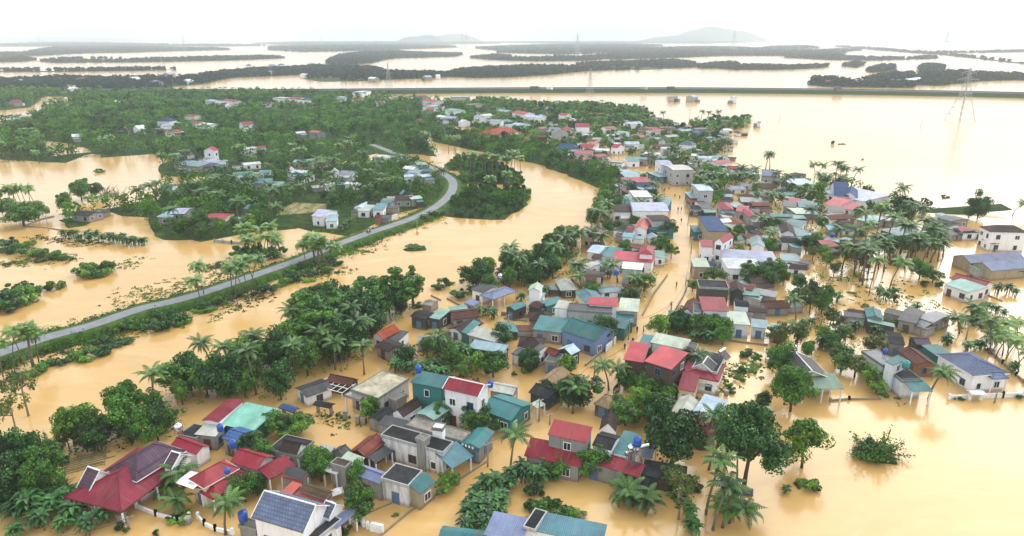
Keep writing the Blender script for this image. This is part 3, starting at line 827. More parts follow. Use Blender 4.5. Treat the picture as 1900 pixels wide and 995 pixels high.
parse_houses('''
@large villa with maroon skirt roof and plum tiled hip roof with white gables|the plum roofed villa
119 922 225 950 385 860 2.6 hip 2.0 maroon o T
198 873 253 894 362 842 3.7 hip 2.0 plum w rT
143 903 165 911 222 884 3.2 gx 1.9 plum w rnuT
302 866 312 869 358 846 3.9 gx 1.4 plum w rnuT
@low crimson hip roof tucked behind the plum roofed villa|the crimson roof behind the villa
316 826 364 844 396 830 2.7 gx .8 crim w
@pinkish red L shaped house with crimson lower skirt and white tarpaulin beside it|the pinkish red L shaped house
370 912 395 926 476 884 2.8 hip 1.0 crim o
350 889 378 906 441 867 4.0 hip 1.6 pink c r
@bright crimson gable house joined to a crimson carport|the bright crimson gable house
427 857 477 873 513 848 3.6 gx 1.3 crim g
478 875 499 890 540 857 2.9 sx .5 crim o
@old dark terrace house with brown gable and a red basin on its roof|the dark terrace house
496 833 550 846 586 818 3.0 flat 0 black k
517 836 551 843 572 826 3.3 gx 1.3 brown st
552 850 571 864 598 829 2.8 sy .3 dark k
@pale rusty sheet roof joined to a small dark gable|the pale rusty sheet shed
578 846 605 852 621 835 3.0 sy .6 pale k
615 838 638 847 648 834 3.4 gy .8 dark k
@brick red tiled gable house with a dark lean-to porch|the brick red tiled house
646 839 680 850 721 820 3.1 gy 1.1 brick d
682 853 697 860 730 838 2.6 sx .4 dark o
@pale green flat sheet roof between the brick red tiled house and the concrete tower|the pale green sheet roof
628 854 660 867 678 854 3.4 sy .4 pgreen k
@concrete tank tower with a white awning and brown top|the concrete tank tower
612 859 640 867 647 861 4.5 flat 0 moss k
598 872 624 881 636 868 3.0 sy .3 white o
@curved slate blue metal roof beside the striped box house|the curved slate blue roof
651 878 705 898 717 877 3.2 gx .7 oslate k
@striped white box house with black flat roof and teal street porch|the striped box house
706 886 757 901 790 874 4.0 flat 0 black st p
759 909 779 918 812 895 2.9 sx .9 teal t
@slate blue tiled gable house with white walls and red window awnings|the slate blue gable house
466 960 563 989 628 942 4.3 gx 2.0 slate w rTa
592 955 603 959 634 936 3.8 gx 1.4 slate w rnu
566 994 580 1001 622 957 3.2 flat 0 black w p
608 972 620 979 648 945 2.9 sy .3 oslate o
@square grey concrete tank house with a blue water barrel on top|the grey tank house
441 974 474 984 480 968 2.3 flat 0 conc k n
@salmon and mossy brown lean-to behind the slate blue gable house|the mossy brown lean-to
556 909 604 925 618 912 3.0 gx .6 moss k
522 913 540 919 557 901 2.6 sy .3 salmon k; 546 918 604 934 610 928 2.4 sy .2 salmon k n
@low dark roof with a pinkish red lean-to strip|the pink edged dark shed
525 879 562 889 577 874 3.2 gx .6 dark k
520 884 558 898 567 892 2.6 sy .3 pink o
@long white house with black flat roof and blue-teal street porch|the long black flat roofed house
706 806 822 839 845 820 4.5 flat 0 black st p
770 812 786 818 793 810 6.2 flat 0 conc k n
807 851 839 870 873 843 2.9 sx .9 tblue o
@brown concrete flat roofed house with white stair hut and teal shop roof|the teal roofed shop
753 788 857 818 875 802 4.2 flat 0 conc g
800 793 821 796 828 787 6.2 flat 0 white w n
857 824 891 833 937 806 3.2 gy .6 teal k
@tan concrete flat roofed house with deep front porch|the tan flat roofed house
650 722 701 739 757 701 4.6 flat 0 tan g
639 732 668 741 678 730 3.6 flat 0 tan o
721 738 731 742 749 728 3.0 flat 0 conc k n
@tall row house with crimson roof, white side wall and teal balcony|the tall white row house
821 721 887 736 905 712 6.6 gx 1.0 crim w rT
760 709 820 721 834 703 6.0 sy .5 teal tw T
772 767 805 780 840 752 3.3 gy .5 tpale k
@low wide teal roofed house at the street corner|the wide teal corner house
890 760 948 781 985 748 3.6 gx 1.2 teal tw
906 724 952 733 964 717 3.9 gx .7 pale k
984 752 994 757 1008 748 2.4 sx .3 pgreen o
@black gable house beside the gate pillars|the black gable house
682 777 704 784 728 762 2.3 gy .7 black k
727 766 748 774 778 748 3.6 gy 1.2 brown w
700 787 750 799 765 785 2.9 sy .3 dark k
@long black lean-to house with white front columns|the long black lean-to
546 720 568 738 607 711 2.3 gy .7 dark w
605 707 650 716 662 703 2.4 gx .9 rust d
@crimson roofed house with mint green sheet annex|the mint green roof
374 780 405 784 460 745 4.4 gy .3 crim w
408 787 470 801 518 765 3.5 sy .6 mint tw
411 813 437 821 468 798 3.2 gx .7 blue k
360 806 400 810 418 790 3.0 sy .2 pale k
330 806 362 813 382 790 2.8 flat 0 black k
@small white house with orange tiled gable roof among trees|the orange tiled cottage
689 623 711 630 737 612 3.0 gy 1.3 orange w
712 633 735 637 755 617 2.6 sy .3 dark w
695 641 720 653 746 637 2.6 gx .6 brown k
@dark brown gable house with bright teal lean-to|the brown and teal house
831 610 856 619 883 595 2.5 gy .9 brown w
856 620 870 622 894 599 2.8 sx .5 teal tw
@pale corrugated curved shed beside the round yard|the pale corrugated shed
866 621 917 635 932 622 3.0 sy .6 pale g
@long grey-teal lean-to beside stained concrete shop|the long grey-teal lean-to
869 645 934 656 953 646 2.5 sy .5 steel d
@stained concrete flat roofed shop joined to a dark hut|the stained concrete shop
949 654 985 662 991 650 3.4 flat 0 dark st
987 649 999 653 1011 643 4.4 sy .3 dark w
1010 654 1030 661 1037 649 3.0 gx .8 brick d
1010 669 1035 673 1052 658 3.0 flat 0 dark k
@patched blue and grey gable shed with open white ends|the patched gable shed
1034 649 1060 659 1071 648 3.4 gy 1.1 sky d
@big teal warehouse with stepped gables and blue side wall|the teal warehouse
1040 612 1105 634 1126 607 5.0 gx 1.9 teal b
988 611 1043 618 1062 598 4.0 sy .8 teal k
@grey two storey block with dark flat roof and crimson rear strip|the grey flat roofed block
1052 574 1136 580 1148 568 6.0 flat 0 dark g
1028 571 1053 574 1062 562 5.4 sy .3 pale w
1091 565 1146 568 1153 557 6.4 sy .4 red w
@pale green pitched house facing the street|the pale green street house
1147 576 1185 579 1201 556 5.0 gx .5 pgreen g
1140 596 1176 599 1185 583 3.5 sy .3 teal tw
@small teal roofed stall by the street below the teal warehouse|
1142 608 1160 611 1166 600 3.0 sy .3 teal tw
@stepped white house with pale green gable and teal lean-to|the stepped white house
979 539 1003 541 1018 531 6.0 gy 1.0 pgreen w
974 556 1001 560 1010 547 3.6 sy .5 steel w
1002 564 1014 569 1033 553 3.0 sx .5 teal tw
@slate blue pavilion on white posts with dark rear roof|the slate blue pavilion
890 547 914 556 953 537 4.0 hip .9 oslate o
873 537 896 544 925 531 4.2 gx .4 dark w
@little slate blue roofed kiosk on the brown pond wall|the blue kiosk
860 562 879 568 884 560 2.6 sy .3 oslate g
@broken brown roof with a teal sheet beside a curved dark wall|the broken brown roof
938 570 955 576 973 565 3.0 gy .6 teal d
980 568 1000 573 1013 562 3.0 gx .6 rust d
@black roofed hut with pale teal sheet annex|the black roofed hut
760 587 790 593 801 579 3.0 gx .5 black d
795 589 815 593 834 578 3.0 sy .4 tpale d
@grey concrete vault of a shelter at the edge of the river trees|the concrete vault
782 565 800 568 808 557 2.0 gx .5 conc k n
@cream house with maroon hip roof behind palms|the maroon hipped cream house
1076 437 1100 441 1119 428 5.0 hip 1.4 maroon c
@white gable house with pale metal roof and teal annex|the pale metal gable house
1088 467 1112 471 1133 458 4.0 gx 1.2 sky w
1112 475 1145 479 1152 463 3.5 sy .5 teal w
1097 478 1112 480 1118 471 2.6 gx .5 rust k
@long crimson strip roof ending in a crimson hip|the long crimson strip roof
1135 481 1211 488 1217 475 5.0 sy .6 red w
1185 471 1212 473 1218 459 6.0 hip 1.2 red w
@
1215 478 1235 479 1239 468 3.5 sy .4 tpale w
@grey house with bright white flat roof|the bright white flat roof
1153 498 1192 501 1196 490 5.5 sy .2 white g
@
1074 494 1092 499 1103 486 4.0 gx .4 pale w
@
1082 519 1105 521 1113 509 3.0 gx .6 rust k
@white house with salmon edged pediment|the salmon pediment house
1175 425 1200 427 1206 411 5.0 gy 1.4 salmon w
@
1153 439 1173 441 1177 430 4.0 sy .5 tblue w
@
1160 431 1174 432 1179 420 4.5 gx 1 brick k
@
1138 425 1158 429 1166 416 4.5 flat 0 black w
@
1202 426 1252 428 1256 416 4.0 sy .5 teal tw
@
1210 410 1245 409 1249 398 6.0 gx .5 brown g
@big white house with lilac grey roof facing the bend of the street|the big lilac roofed house
1175 391 1242 392 1239 376 6.0 gx .9 lilac w
@
1137 393 1172 394 1177 379 5.0 gx .9 brown w
@
1215 381 1240 383 1244 370 5.0 sy .5 tblue tw
@white concrete block of stacked flat roofs on the street's bank side|the white stacked block
1176 366 1212 366 1214 353 7.0 flat 0 white w
@
1150 380 1173 380 1176 370 4.0 sy .4 teal k
@long red roof over a blue front beside the lane|the long red roof
1162 339 1211 338 1212 330 4.5 sy .5 red b
@
1160 329 1193 328 1198 318 4.0 gx .6 steel k
@
1155 322 1176 321 1180 314 3.8 gx .5 sky w
@tall white house with lilac roof next to the large pale shed|the tall white lilac house
1225 306 1249 306 1248 297 8.0 gx .8 lilac w
@large pale grey shed standing over the street corner|the large pale shed
1249 316 1287 315 1286 305 8.0 gx .6 pale g
1286 322 1300 321 1300 313 4.6 sy .3 crim w
@
1222 329 1248 327 1250 318 4.0 sy .4 steel tw
@
1165 300 1188 300 1190 293 4.0 sy .4 teal w
@grey two storey house with shining white blue roof|the white blue roofed house
1296 354 1325 354 1325 342 7.5 gx .6 sky g
1281 368 1296 368 1297 358 4.5 sy .4 steel tw
@orange awning over a street stall|the orange awning
1282 376 1299 375 1299 369 3.4 sy .3 orange o
@
1303 387 1321 387 1319 373 4.0 gx .7 dark w
@
1280 389 1302 390 1302 381 3.6 flat 0 black d
@
1336 388 1362 389 1365 377 4.5 hip 1.1 red g
@
1365 392 1388 394 1385 382 4.5 gx .9 red g
@
1390 403 1408 403 1406 390 4.5 gy 1.0 red k
@two storey cream house with navy blue roof|the navy roofed house
1314 429 1353 429 1354 409 6.0 sy 1.4 navy t
1288 431 1313 431 1315 421 4.0 sy .5 teal tw
@white house with bright red split roof and tall gable|the red split roof house
1301 458 1325 459 1326 446 5.5 gx 1.0 red w
1325 449 1342 452 1346 437 6.6 gy 1.5 red w
1343 462 1362 463 1363 454 4.0 sy .5 red w
@little teal gable house with white front|the teal gable cottage
1394 457 1420 459 1417 443 5.0 gy 1.2 steel w
@wide white house with two lilac grey hip roofs|the wide lilac hipped house
1342 482 1445 488 1441 467 5.0 hip 1.3 lilac w
1350 498 1418 500 1421 481 5.2 hip 1.4 white w
1420 501 1452 507 1456 492 4.0 sy .4 steel w
@tan box house with pale green roof beside the street wall|the tan box house
1287 495 1318 496 1321 481 5.0 sy .3 pgreen t
@black weathered two storey terrace house|the black weathered house
1297 532 1353 535 1354 521 6.0 flat 0 black d
@
1356 541 1381 543 1383 527 5.0 gy 1.0 brown d
@
1383 537 1394 539 1397 527 4.5 gx .5 brick k
@pale grey two storey house with red roof and long low wing|the pale grey red roofed house
1303 576 1353 578 1355 560 6.6 sy 1.0 red lb
1288 575 1303 576 1305 563 6.4 flat 0 dark lb n
1353 601 1393 603 1394 584 4.5 sy .6 pgreen lb
1393 606 1424 610 1432 598 3.8 sy .3 steel lb
@rusty brown steep gable house at the street's edge|the rusty steep gable house
1262 579 1287 583 1288 560 4.5 gy 1.3 rust w
1242 591 1284 593 1288 582 3.8 sy .5 teal tw
@
1364 568 1390 570 1392 559 5.0 gx .5 black w
@
1428 612 1458 616 1463 603 3.2 gx .5 tpale k
@long pale green shed roof joined to a teal end|the long pale green shed
1206 635 1272 649 1279 634 4.5 sy .5 pgreen w
1183 641 1206 645 1212 626 4.0 sy .4 teal tw
1272 650 1290 653 1299 638 5.0 flat 0 dark d
@twin red roofed timber house on the street corner|the twin red roofed house
1156 667 1194 673 1216 645 6.0 sy .6 red wd
1195 670 1246 686 1270 659 6.6 sy .7 pink wd
1190 692 1246 708 1263 692 3.0 sy .4 black d
@black roofed house with white pediment and crimson skirt roofs|the crimson skirted house
1264 694 1333 708 1370 680 3.3 hip .9 crim w
1284 681 1331 691 1377 664 4.7 flat 0 black w p
1284 681 1322 690 1332 677 4.6 gy 1.5 dark w rnu
1257 722 1290 728 1297 703 3.0 sy .8 crim c
@grey sheet gable with a wide pale blue shed roof|the pale blue shed roof
1284 766 1330 779 1357 748 4.4 sy .4 sky k
1242 769 1278 778 1287 742 4.0 gy 1.1 pale k
1277 806 1332 810 1334 785 3.5 sy .6 crim k
@small steep brown gable hut with white end walls|the steep brown hut
1112 797 1143 801 1160 778 3.0 gy 1.7 brown w
@round ended thatched hut behind a palm|the thatched hut
1102 748 1130 758 1136 736 2.6 hip 1.2 thatch wd
@long thatched hut beside a black tarpaulin roof|the long thatched hut
1000 706 1030 715 1043 687 2.8 gy 1.1 thatch wd
980 728 1017 742 1035 720 2.5 gx 1.0 black d
@mouldy grey two storey house with red roof and crimson skirt|the mouldy grey house
1016 806 1089 822 1098 802 6.6 sy .9 pink sg
972 846 1076 867 1087 844 3.1 sy 1.2 crim k
1075 853 1187 886 1192 866 3.0 sy .5 crim k
1098 826 1134 836 1147 808 5.0 gx .7 black w
1136 839 1163 846 1188 810 4.0 sy .4 teal w
1188 846 1208 851 1219 826 3.0 sy .3 steel o
@long low black sheet roof beside the dark round tree|the long black sheet roof
1190 881 1272 896 1281 870 2.6 sy .3 black d
@low black lean-to with a white strip|the low black lean-to
1145 903 1197 916 1211 893 2.4 sy .3 black d
@steel blue metal roofed hall with white walls cut by the picture's lower edge|the steel blue hall
990 985 1118 1012 1128 980 5.5 sy .5 tblue w
897 992 968 1008 976 967 5.2 sy .5 oslate w
970 976 992 983 1010 947 6.2 flat 0 black w p
@teal shed cut by the picture's lower edge beside the steel blue hall|
812 1001 895 1011 906 985 4.0 gx .5 teal g
@long pale blue-grey house with stepped roofs and teal porch|the long pale blue house
1598 650 1638 677 1654 664 4.5 flat 0 grey lb
1641 672 1657 678 1686 668 6.4 sx .2 teal lb
1640 677 1674 706 1706 700 4.4 flat 0 black lb n
1672 708 1692 726 1727 722 3.1 sx .6 teal o
@long rusty brown tiled barn|the long rusty barn
1664 649 1700 677 1723 664 3.0 gx .9 rust br
1708 643 1738 661 1762 654 3.3 sx .3 teal tw
@
1650 637 1680 641 1691 620 3.0 gx .4 black k
@
1700 639 1730 641 1729 627 3.0 gx .7 plum d
@clean white bungalow with slate blue hip roofs|the white slate bungalow
1737 657 1806 698 1869 690 4.5 hip 1.7 slate w r
1842 703 1872 702 1868 692 4.0 hip .9 slate o
@cream gable house with wide green porch roof|the cream gable house
1470 701 1540 701 1536 664 4.2 gy 1.7 dark c r
1490 721 1567 722 1561 700 3.2 sy .8 fgrn c o
@twin gabled slate blue warehouse with tan walls|the slate blue warehouse
1766 475 1802 489 1890 477 4.0 gy 1.7 oslate t n
1802 489 1840 503 1945 486 4.0 gy 1.7 oslate t n
@
1852 500 1884 500 1886 492 3.6 gx .4 black k
@crimson roofed white house with pale teal front roof|the crimson and pale teal house
1762 517 1826 534 1848 527 4.2 gx 1.1 crim w
1750 526 1798 543 1829 536 3.1 sy .6 tpale w
@large white two storey house with grey brown hip roof and arched windows|the large white arched house
1817 420 1838 430 1896 426 7.0 hip 1.7 brown w r
1841 453 1902 450 1897 442 3.4 sy .4 crim o
@
1764 425 1782 431 1787 419 3.5 gx 1.0 crim w
@
1787 433 1816 432 1815 424 3.5 sy .4 black w
@
1712 413 1745 421 1766 411 3.0 gx .7 black k
@
1737 403 1765 411 1782 403 3.0 gx .6 dark k
@row of grey-teal sheet roofs along the flooded lane|the grey-teal row
1588 407 1620 414 1641 403 3.5 gx .6 steel k
1632 426 1668 438 1692 424 3.2 sy .5 steel tw
1642 409 1672 412 1681 401 3.5 gx .5 pale k
@
1556 425 1590 426 1591 415 3.5 gx .9 black w
@
1513 449 1532 459 1546 451 3.4 sx .5 red k
@
1545 447 1560 451 1562 440 3.0 sy .3 tpale k
@
1558 456 1586 459 1586 446 3.0 gx .6 black w
@white house with steep navy blue gables like a temple|the steep navy gable house
1547 363 1575 365 1582 345 5.0 gx 4.2 navy w r
1560 365 1592 368 1590 355 4.4 gy 2.6 navy w r
1522 356 1602 374 1608 356 3.3 sy .7 lilac w
@long crimson roofs of a white farmhouse|the long crimson farmhouse
1528 379 1560 384 1582 369 4.0 gx 1.0 red w
1562 388 1600 391 1612 378 3.5 gx .9 crim w
1540 393 1570 395 1576 382 3.8 gx .8 dark w
@low pale blue and white box house standing in the water|the pale blue box house
1471 343 1517 342 1521 332 4.0 sy .3 sky w
@unfinished grey blue block house with open roof beams|the unfinished block house
1414 326 1448 328 1446 316 5.0 flat 0 slate g
@
1451 330 1475 333 1481 321 3.5 gx .8 black k
@
1466 376 1490 377 1489 368 4.0 gx .7 crim k
@
1481 384 1510 386 1508 373 4.0 gx .5 teal k
@
1453 383 1478 385 1479 373 4.0 gx .7 dark k
@
1477 397 1505 397 1501 384 3.5 gx .4 pgreen k
@
1422 413 1448 413 1447 403 4.0 hip .9 dark k
@
1452 417 1486 422 1478 408 4.0 gx .5 teal w
@
1449 433 1476 435 1474 419 4.5 gy 1.4 brown w
@
1478 438 1504 439 1497 426 3.5 gx .5 tblue w
@
1450 450 1485 451 1485 442 4.0 gx 1.0 black w
@
1665 593 1700 601 1713 579 3.0 gx .6 dark k
@
1702 589 1732 599 1739 577 3.0 gx .5 grey k
@
1608 589 1640 593 1647 577 3.2 gy .7 teal k
@two joined sheet roofed cottages by the rice yard|the cottages by the rice yard
577 401 600 403 604 389 5.0 gx 1.6 lilac w
603 411 626 410 629 400 3.2 sy .5 steel w
@
655 387 677 388 684 378 3.6 gy 1.0 sky w
662 391 684 392 688 382 3.0 sy .4 pgreen w
@
690 390 712 390 716 379 3.2 sy .4 tblue w
@
290 405 316 405 326 394 3.4 sx .5 steel k
310 397 342 397 346 386 4.0 gx 1.0 lilac k
@
378 406 416 407 420 396 4.2 gx .8 red c
''')

def S(rows):
    """Small far houses: u v width_px height type rise roof wall."""
    for row in rows.strip().split('\n'):
        for it in row.split(';'):
            t = it.split()
            if not t: continue
            u, v, w, h = (float(x) for x in t[:4])
            rd = random.Random(int(u * 31 + v))
            s = rd.uniform(-.16, .16); h *= .8
            A, B = (u - w / 2, v - s * w / 2), (u + w / 2, v + s * w / 2)
            a, b = at(*A, h), at(*B, h)
            x = Vector((b.x - a.x, b.y - a.y, 0)); d = min(x.length * .75, 11)
            x.normalize()
            c = b + Vector((-x.y, x.x, 0)) * d
            C = pix((c.x, c.y, h))
            make_house('', '', [(A, B, C, h, t[4], float(t[5]), t[6], t[7], '')])

S('''
1080 236 27 8 gx 2 red w;960 211 22 7 gx 1.4 red w;888 217 20 7 gx .8 lilac w;919 226 22 7 gx 1.2 lilac w;938 248 50 4 hip 3 orange w;988 218 30 6 gx 1 lilac w
1043 214 15 7 gx 1.4 red w;1060 220 9 6 flat 0 white w;1042 247 28 7 gy 2.6 grey g;1010 239 13 5 gx 1 crim k;1024 239 14 5 sy .5 teal w;1054 240 17 5 hip 1.2 red c
1055 277 40 4.5 hip 2.6 navy w;1088 274 24 5.5 gx 1.4 red w;1104 268 18 5.5 gx 1.2 pink w;1082 286 34 5 sy .8 red lb;1090 297 20 3.5 sy .5 pink k;1118 291 22 4 gx .8 crim k
1135 239 20 4.5 gx 1.2 red w;1153 274 15 5 gy 1.6 red w;1180 254 22 4 gx .8 salmon k;1181 231 26 5 gx 1.4 lilac w;1173 268 28 4.5 gx 1.2 lilac w;1205 239 26 4 gx .7 red k
1226 244 24 4 gx .7 crim w;1272 269 26 6 hip 1.8 slate w;1236 276 18 5 gx .6 sky w;1190 296 22 4 sy .5 teal k;1215 294 24 4 sy .5 teal k;1208 286 28 4 gx .5 white w
1308 294 26 4 gx .7 sky w;1330 293 22 4 gx .7 tblue w;1346 303 28 4.5 gx 1 red w;1358 313 20 4.5 gx 1 orange k;1381 318 30 4 gx .8 black w;1290 246 12 4 sy .5 blue b
1276 243 20 4 gx .7 tpale k;1279 236 12 4 gx .8 salmon k;1346 226 20 4 gx 1 slate k;1303 240 24 4 gx .6 dark k;1408 226 6 5 flat 0 white w
1142 301 25 6.5 flat 0 pale w;1126 305 18 4 gx .6 brown k;1152 246 18 4.5 gx .7 steel w;1212 258 20 4.5 gx .8 steel k;1250 254 22 4 gx .8 pale k;1240 238 20 4 gx .7 dark k
637 180 14 7 flat 0 white w;680 170 18 8 flat 0 white w;662 184 20 5 gx 1.2 orange c;702 190 16 5 gx 1.2 red w;782 179 20 6 gx 1.2 red k;794 188 22 6 gx 1.4 red w;855 180 34 7 flat 0 pale g
884 194 26 6 flat 0 conc g;814 197 22 6 flat 0 pale w;835 205 20 6 gx .8 tpale w;815 217 14 5 gx .8 white w;833 220 22 5 gx 1.2 lilac k;778 224 12 4 gx 1 red k;798 203 14 5 gx 1 red k
866 227 16 4.5 gy 1.6 white w;930 207 18 5 gx 1 steel k;908 215 18 5 gx 1 white w;941 227 38 4 sy .6 teal k;966 235 38 3.6 sy .6 steel w;1006 255 20 4 gx .8 brick d;975 232 22 4 gy 1 sky w
20 217 22 4 gx 1 steel w;302 225 24 5 hip 2 navy w;311 234 16 5 gx 1.4 lilac w;229 241 16 4.5 gy 2 crim k;251 239 11 4.5 gy 2 white w;323 245 26 4 gx 1 red w;461 231 21 6 gx 1.8 red w
358 229 20 4 gx 1 crim w;350 216 18 4 gx 1 red w;378 232 15 4 gx .7 white w;388 188 17 5 gx 1 lilac w;422 188 24 4.5 gx 1 crim w;427 197 10 5 gy 2 white w;497 193 26 4.5 gx 1 crim w
516 182 22 6 flat 0 pale w;545 184 18 6 gx 1.4 red w;575 185 16 6 hip 1.4 navy w;574 193 12 4 gx 1 red w;212 189 18 4 gx 1 white k;20 190 12 5 gy 2 crim k;142 254 18 4 gx 1.5 white k
387 280 21 8 gy 1.6 red w;335 287 24 4 gx .6 tpale k;345 307 48 3.6 gx .7 steel k;389 301 20 4 gx .7 lilac w;470 276 32 3.8 flat 0 pale w;486 274 16 3.8 gx .7 red w;469 305 32 3.4 gx .6 white w
455 324 34 4 gx .9 teal w;490 321 22 4 gx .9 tblue w;541 315 13 5 gy 1.8 red w;553 321 30 4 gx .7 sky k;548 328 28 3.4 gx .6 steel w;556 301 26 4 gx .7 tpale k;580 298 16 4 gx .7 tpale k
620 321 18 5 gy 1.8 lilac w;641 323 26 4 gx 1 lilac w;487 340 36 4.4 gx 1.4 tblue k;508 344 28 3.6 sy .6 steel k;580 246 18 5 gx .8 salmon k;560 247 18 4 gx .8 white k;756 314 20 4.5 gx .9 white w
760 328 20 4 gx .6 sky w;706 293 26 3.4 gx .5 white w;309 348 22 4.5 gx .9 teal lb;380 412 24 3 sy .5 tpale k;461 388 22 4 hip 1.2 tblue k;147 400 34 3 gx .8 black k
690 379 18 3.8 gx .7 brown k;752 361 16 4.2 gy 1.4 tblue d;748 371 32 3.6 gx .9 brown k;774 369 22 4 sy .4 pgreen k;715 377 18 3 sy .4 teal k;700 403 11 3.5 gx .5 brick br
784 306 19 4 sy .6 tpale k;791 318 19 4 sy .6 teal k;793 328 18 4 sy .5 sky k;764 321 22 3.6 sy .6 steel w;612 343 22 3.6 gx .5 pgreen w;650 342 24 3.6 gx .5 white w
1255 181 8 5 gx 1.2 dark g;1292 180 9 6 gx 1.4 steel g;1365 181 7 7 gx 1.4 pale w;1700 148 26 7 gx 2 sky w;1535 152 10 5 gx 2 red k
80 142 12 6 gx 2 white w;108 147 11 6 gx 2 red w;161 147 17 6 gx 2.4 crim k;122 161 17 5 gx 2 crim w;126 165 14 4 gx 2 white w;241 147 12 6 gy 3 white k;30 150 12 5 gx 2 lilac k;197 154 12 5 gx 2 brick k
459 122 9 7 hip 3 slate w;509 122 8 7 hip 3 slate w;526 121 8 7 hip 3 dark w;574 119 10 7 hip 3 sky w;320 137 12 6 gx 2 sky k;282 152 10 6 gx 2 slate k;560 139 9 6 gx 2 white w;688 146 12 6 gx 2 white k
796 143 12 6 gx 2 sky k;812 141 8 6 gx 2 white w;355 150 10 6 gx 2 white w;500 134 9 6 gx 2 sky w;1600 150 14 6 gx 2 dark k;1660 150 16 6 gx 2 slate k
''')

# small outbuildings packed between the village houses
def outbuildings():
    rd = random.Random(404); n = 0
    zones = [([(1165, 345), (1240, 350), (1250, 470), (1215, 560), (1150, 600), (1060, 560), (1090, 480), (1140, 410)], 34), ([(1280, 370), (1420, 345), (1520, 400), (1560, 430), (1480, 480), (1440, 540), (1290, 560), (1285, 450)], 46),
             ([(880, 195), (1180, 215), (1290, 235), (1380, 240), (1340, 300), (1280, 340), (1190, 310), (1100, 290), (1000, 258), (900, 240)], 60), ([(760, 600), (960, 575), (1040, 600), (1000, 660), (860, 680)], 5), ([(1280, 540), (1440, 560), (1420, 600), (1290, 600)], 6)]
    for poly, want in zones:
        us = [p[0] for p in poly]; vs = [p[1] for p in poly]; got = 0
        for k in range(1500):
            if got >= want: break
            u, v = rd.uniform(min(us), max(us)), rd.uniform(min(vs), max(vs))
            if not inside(u, v, poly): continue
            p = at(u, v); w_, d_ = rd.uniform(4, 8.5), rd.uniform(3.2, 5.5); a = rd.choice([.15, -.2, .35, 1.7, -.1]) + rd.uniform(-.15, .15)
            x = Vector((math.cos(a), math.sin(a), 0)); y = Vector((-x.y, x.x, 0))
            pts = [p, p + x * w_, p + x * w_ + y * d_, p + y * d_, p + x * w_ / 2 + y * d_ / 2]
            if any(near_foot(z.x, z.y) for z in pts) or min((pts[4] - s_).length for s_ in STREET) < 9: continue
            h = rd.uniform(1.7, 2.5)
            PQ = [pix((z.x, z.y, h)) for z in pts[:3]]
            make_house('', '', [(*PQ, h, rd.choice(['gx', 'gx', 'sy', 'hip']), rd.uniform(.5, 1.1), rd.choice(['dark', 'grey', 'steel', 'teal', 'brown', 'tpale', 'rust', 'pale', 'tblue', 'red', 'lilac', 'black', 'brick', 'white']), rd.choice(['k', 'd', 'w', 'w', 'c', 'st']), '')]); got += 1
def inside(u, v, poly):
    c = False; j = len(poly) - 1
    for i in range(len(poly)):
        (xi, yi), (xj, yj) = poly[i], poly[j]
        if (yi > v) != (yj > v) and u < (xj - xi) * (v - yi) / (yj - yi) + xi: c = not c
        j = i
    return c
def near_foot(x, y):
    for q in FOOT:
        cx, cy = sum(p[0] for p in q) / 4, sum(p[1] for p in q) / 4
        if math.hypot(cx - x, cy - y) < .5 * math.hypot(q[0][0] - q[2][0], q[0][1] - q[2][1]) * .8 + .8: return True
    return False
outbuildings()

# ---------------------------------------------------------------- plants
def leaf_quads(rd, C, N, S, aspect=1.0):
    """Leaf faces at C facing roughly N, size S: returns V (4n,3), F (n,4)."""
    n = len(C)
    N = N + rd.normal(0, .6, (n, 3))
    N /= np.linalg.norm(N, axis=1, keepdims=True) + 1e-6
    a = np.cross(N, rd.normal(0, 1, (n, 3))); a /= np.linalg.norm(a, axis=1, keepdims=True) + 1e-6
    b = np.cross(N, a)
    S = np.broadcast_to(np.asarray(S, dtype=float).reshape(-1, 1), (n, 1))
    V = np.stack([C - a * S * aspect, C - b * S * .55 + N * S * .12, C + a * S * aspect, C + b * S * .55 + N * S * .12], axis=1).reshape(-1, 3)
    return V, np.arange(n * 4).reshape(-1, 4)

def crown_cloud(rd, Rr, z0, z1, nb, nl, leaf, fill=.25, flat=1.0, gap=0.0):
    """Blobs spread through an uneven ellipsoid, leaves on and in each blob. Returns leaf arrays and blob centres."""
    zc, hz = (z0 + z1) / 2, (z1 - z0) / 2
    P = []
    ph = rd.rand(3) * 6.28
    k = 0
    while len(P) < nb and k < 4000:
        k += 1
        p = rd.uniform(-1, 1, 3)
        if np.linalg.norm(p) > 1 or np.linalg.norm(p) < .35 * rd.rand(): continue
        q = p * (Rr * .86, Rr * .86, hz * .84)
        az = math.atan2(q[1], q[0])
        lob = 1 + .22 * math.sin(az * 2 + ph[0]) + .16 * math.sin(az * 3 + ph[1])
        P.append(q * (lob, lob, 1) + (0, 0, zc + .1 * hz * math.sin(az + ph[2])))
    P = np.array(P)
    rb = Rr * rd.uniform(.17, .42, nb) * (1 - gap)
    C, N, SZ, TT = [], [], [], []
    per = nl // nb
    for c, r in zip(P, rb):
        d = rd.normal(0, 1, (per, 3)); d[:, 2] += .35
        d /= np.linalg.norm(d, axis=1, keepdims=True)
        rr = r * np.where(rd.rand(per) < fill, rd.uniform(.3, .9, per), rd.uniform(.88, 1.12, per))
        C.append(c + d * rr[:, None] * (1, 1, .8 * flat)); N.append(d)
        SZ.append(leaf * rd.uniform(.65, 1.25, per)); TT.append(rd.uniform(-.15, .6) + rd.uniform(-.35, .6, per))
    C, N, SZ, TT = np.concatenate(C), np.concatenate(N), np.concatenate(SZ), np.concatenate(TT)
    keep = C[:, 2] > .05
    return leaf_quads(rd, C[keep], N[keep], SZ[keep]), P, np.repeat(TT[keep], 4)

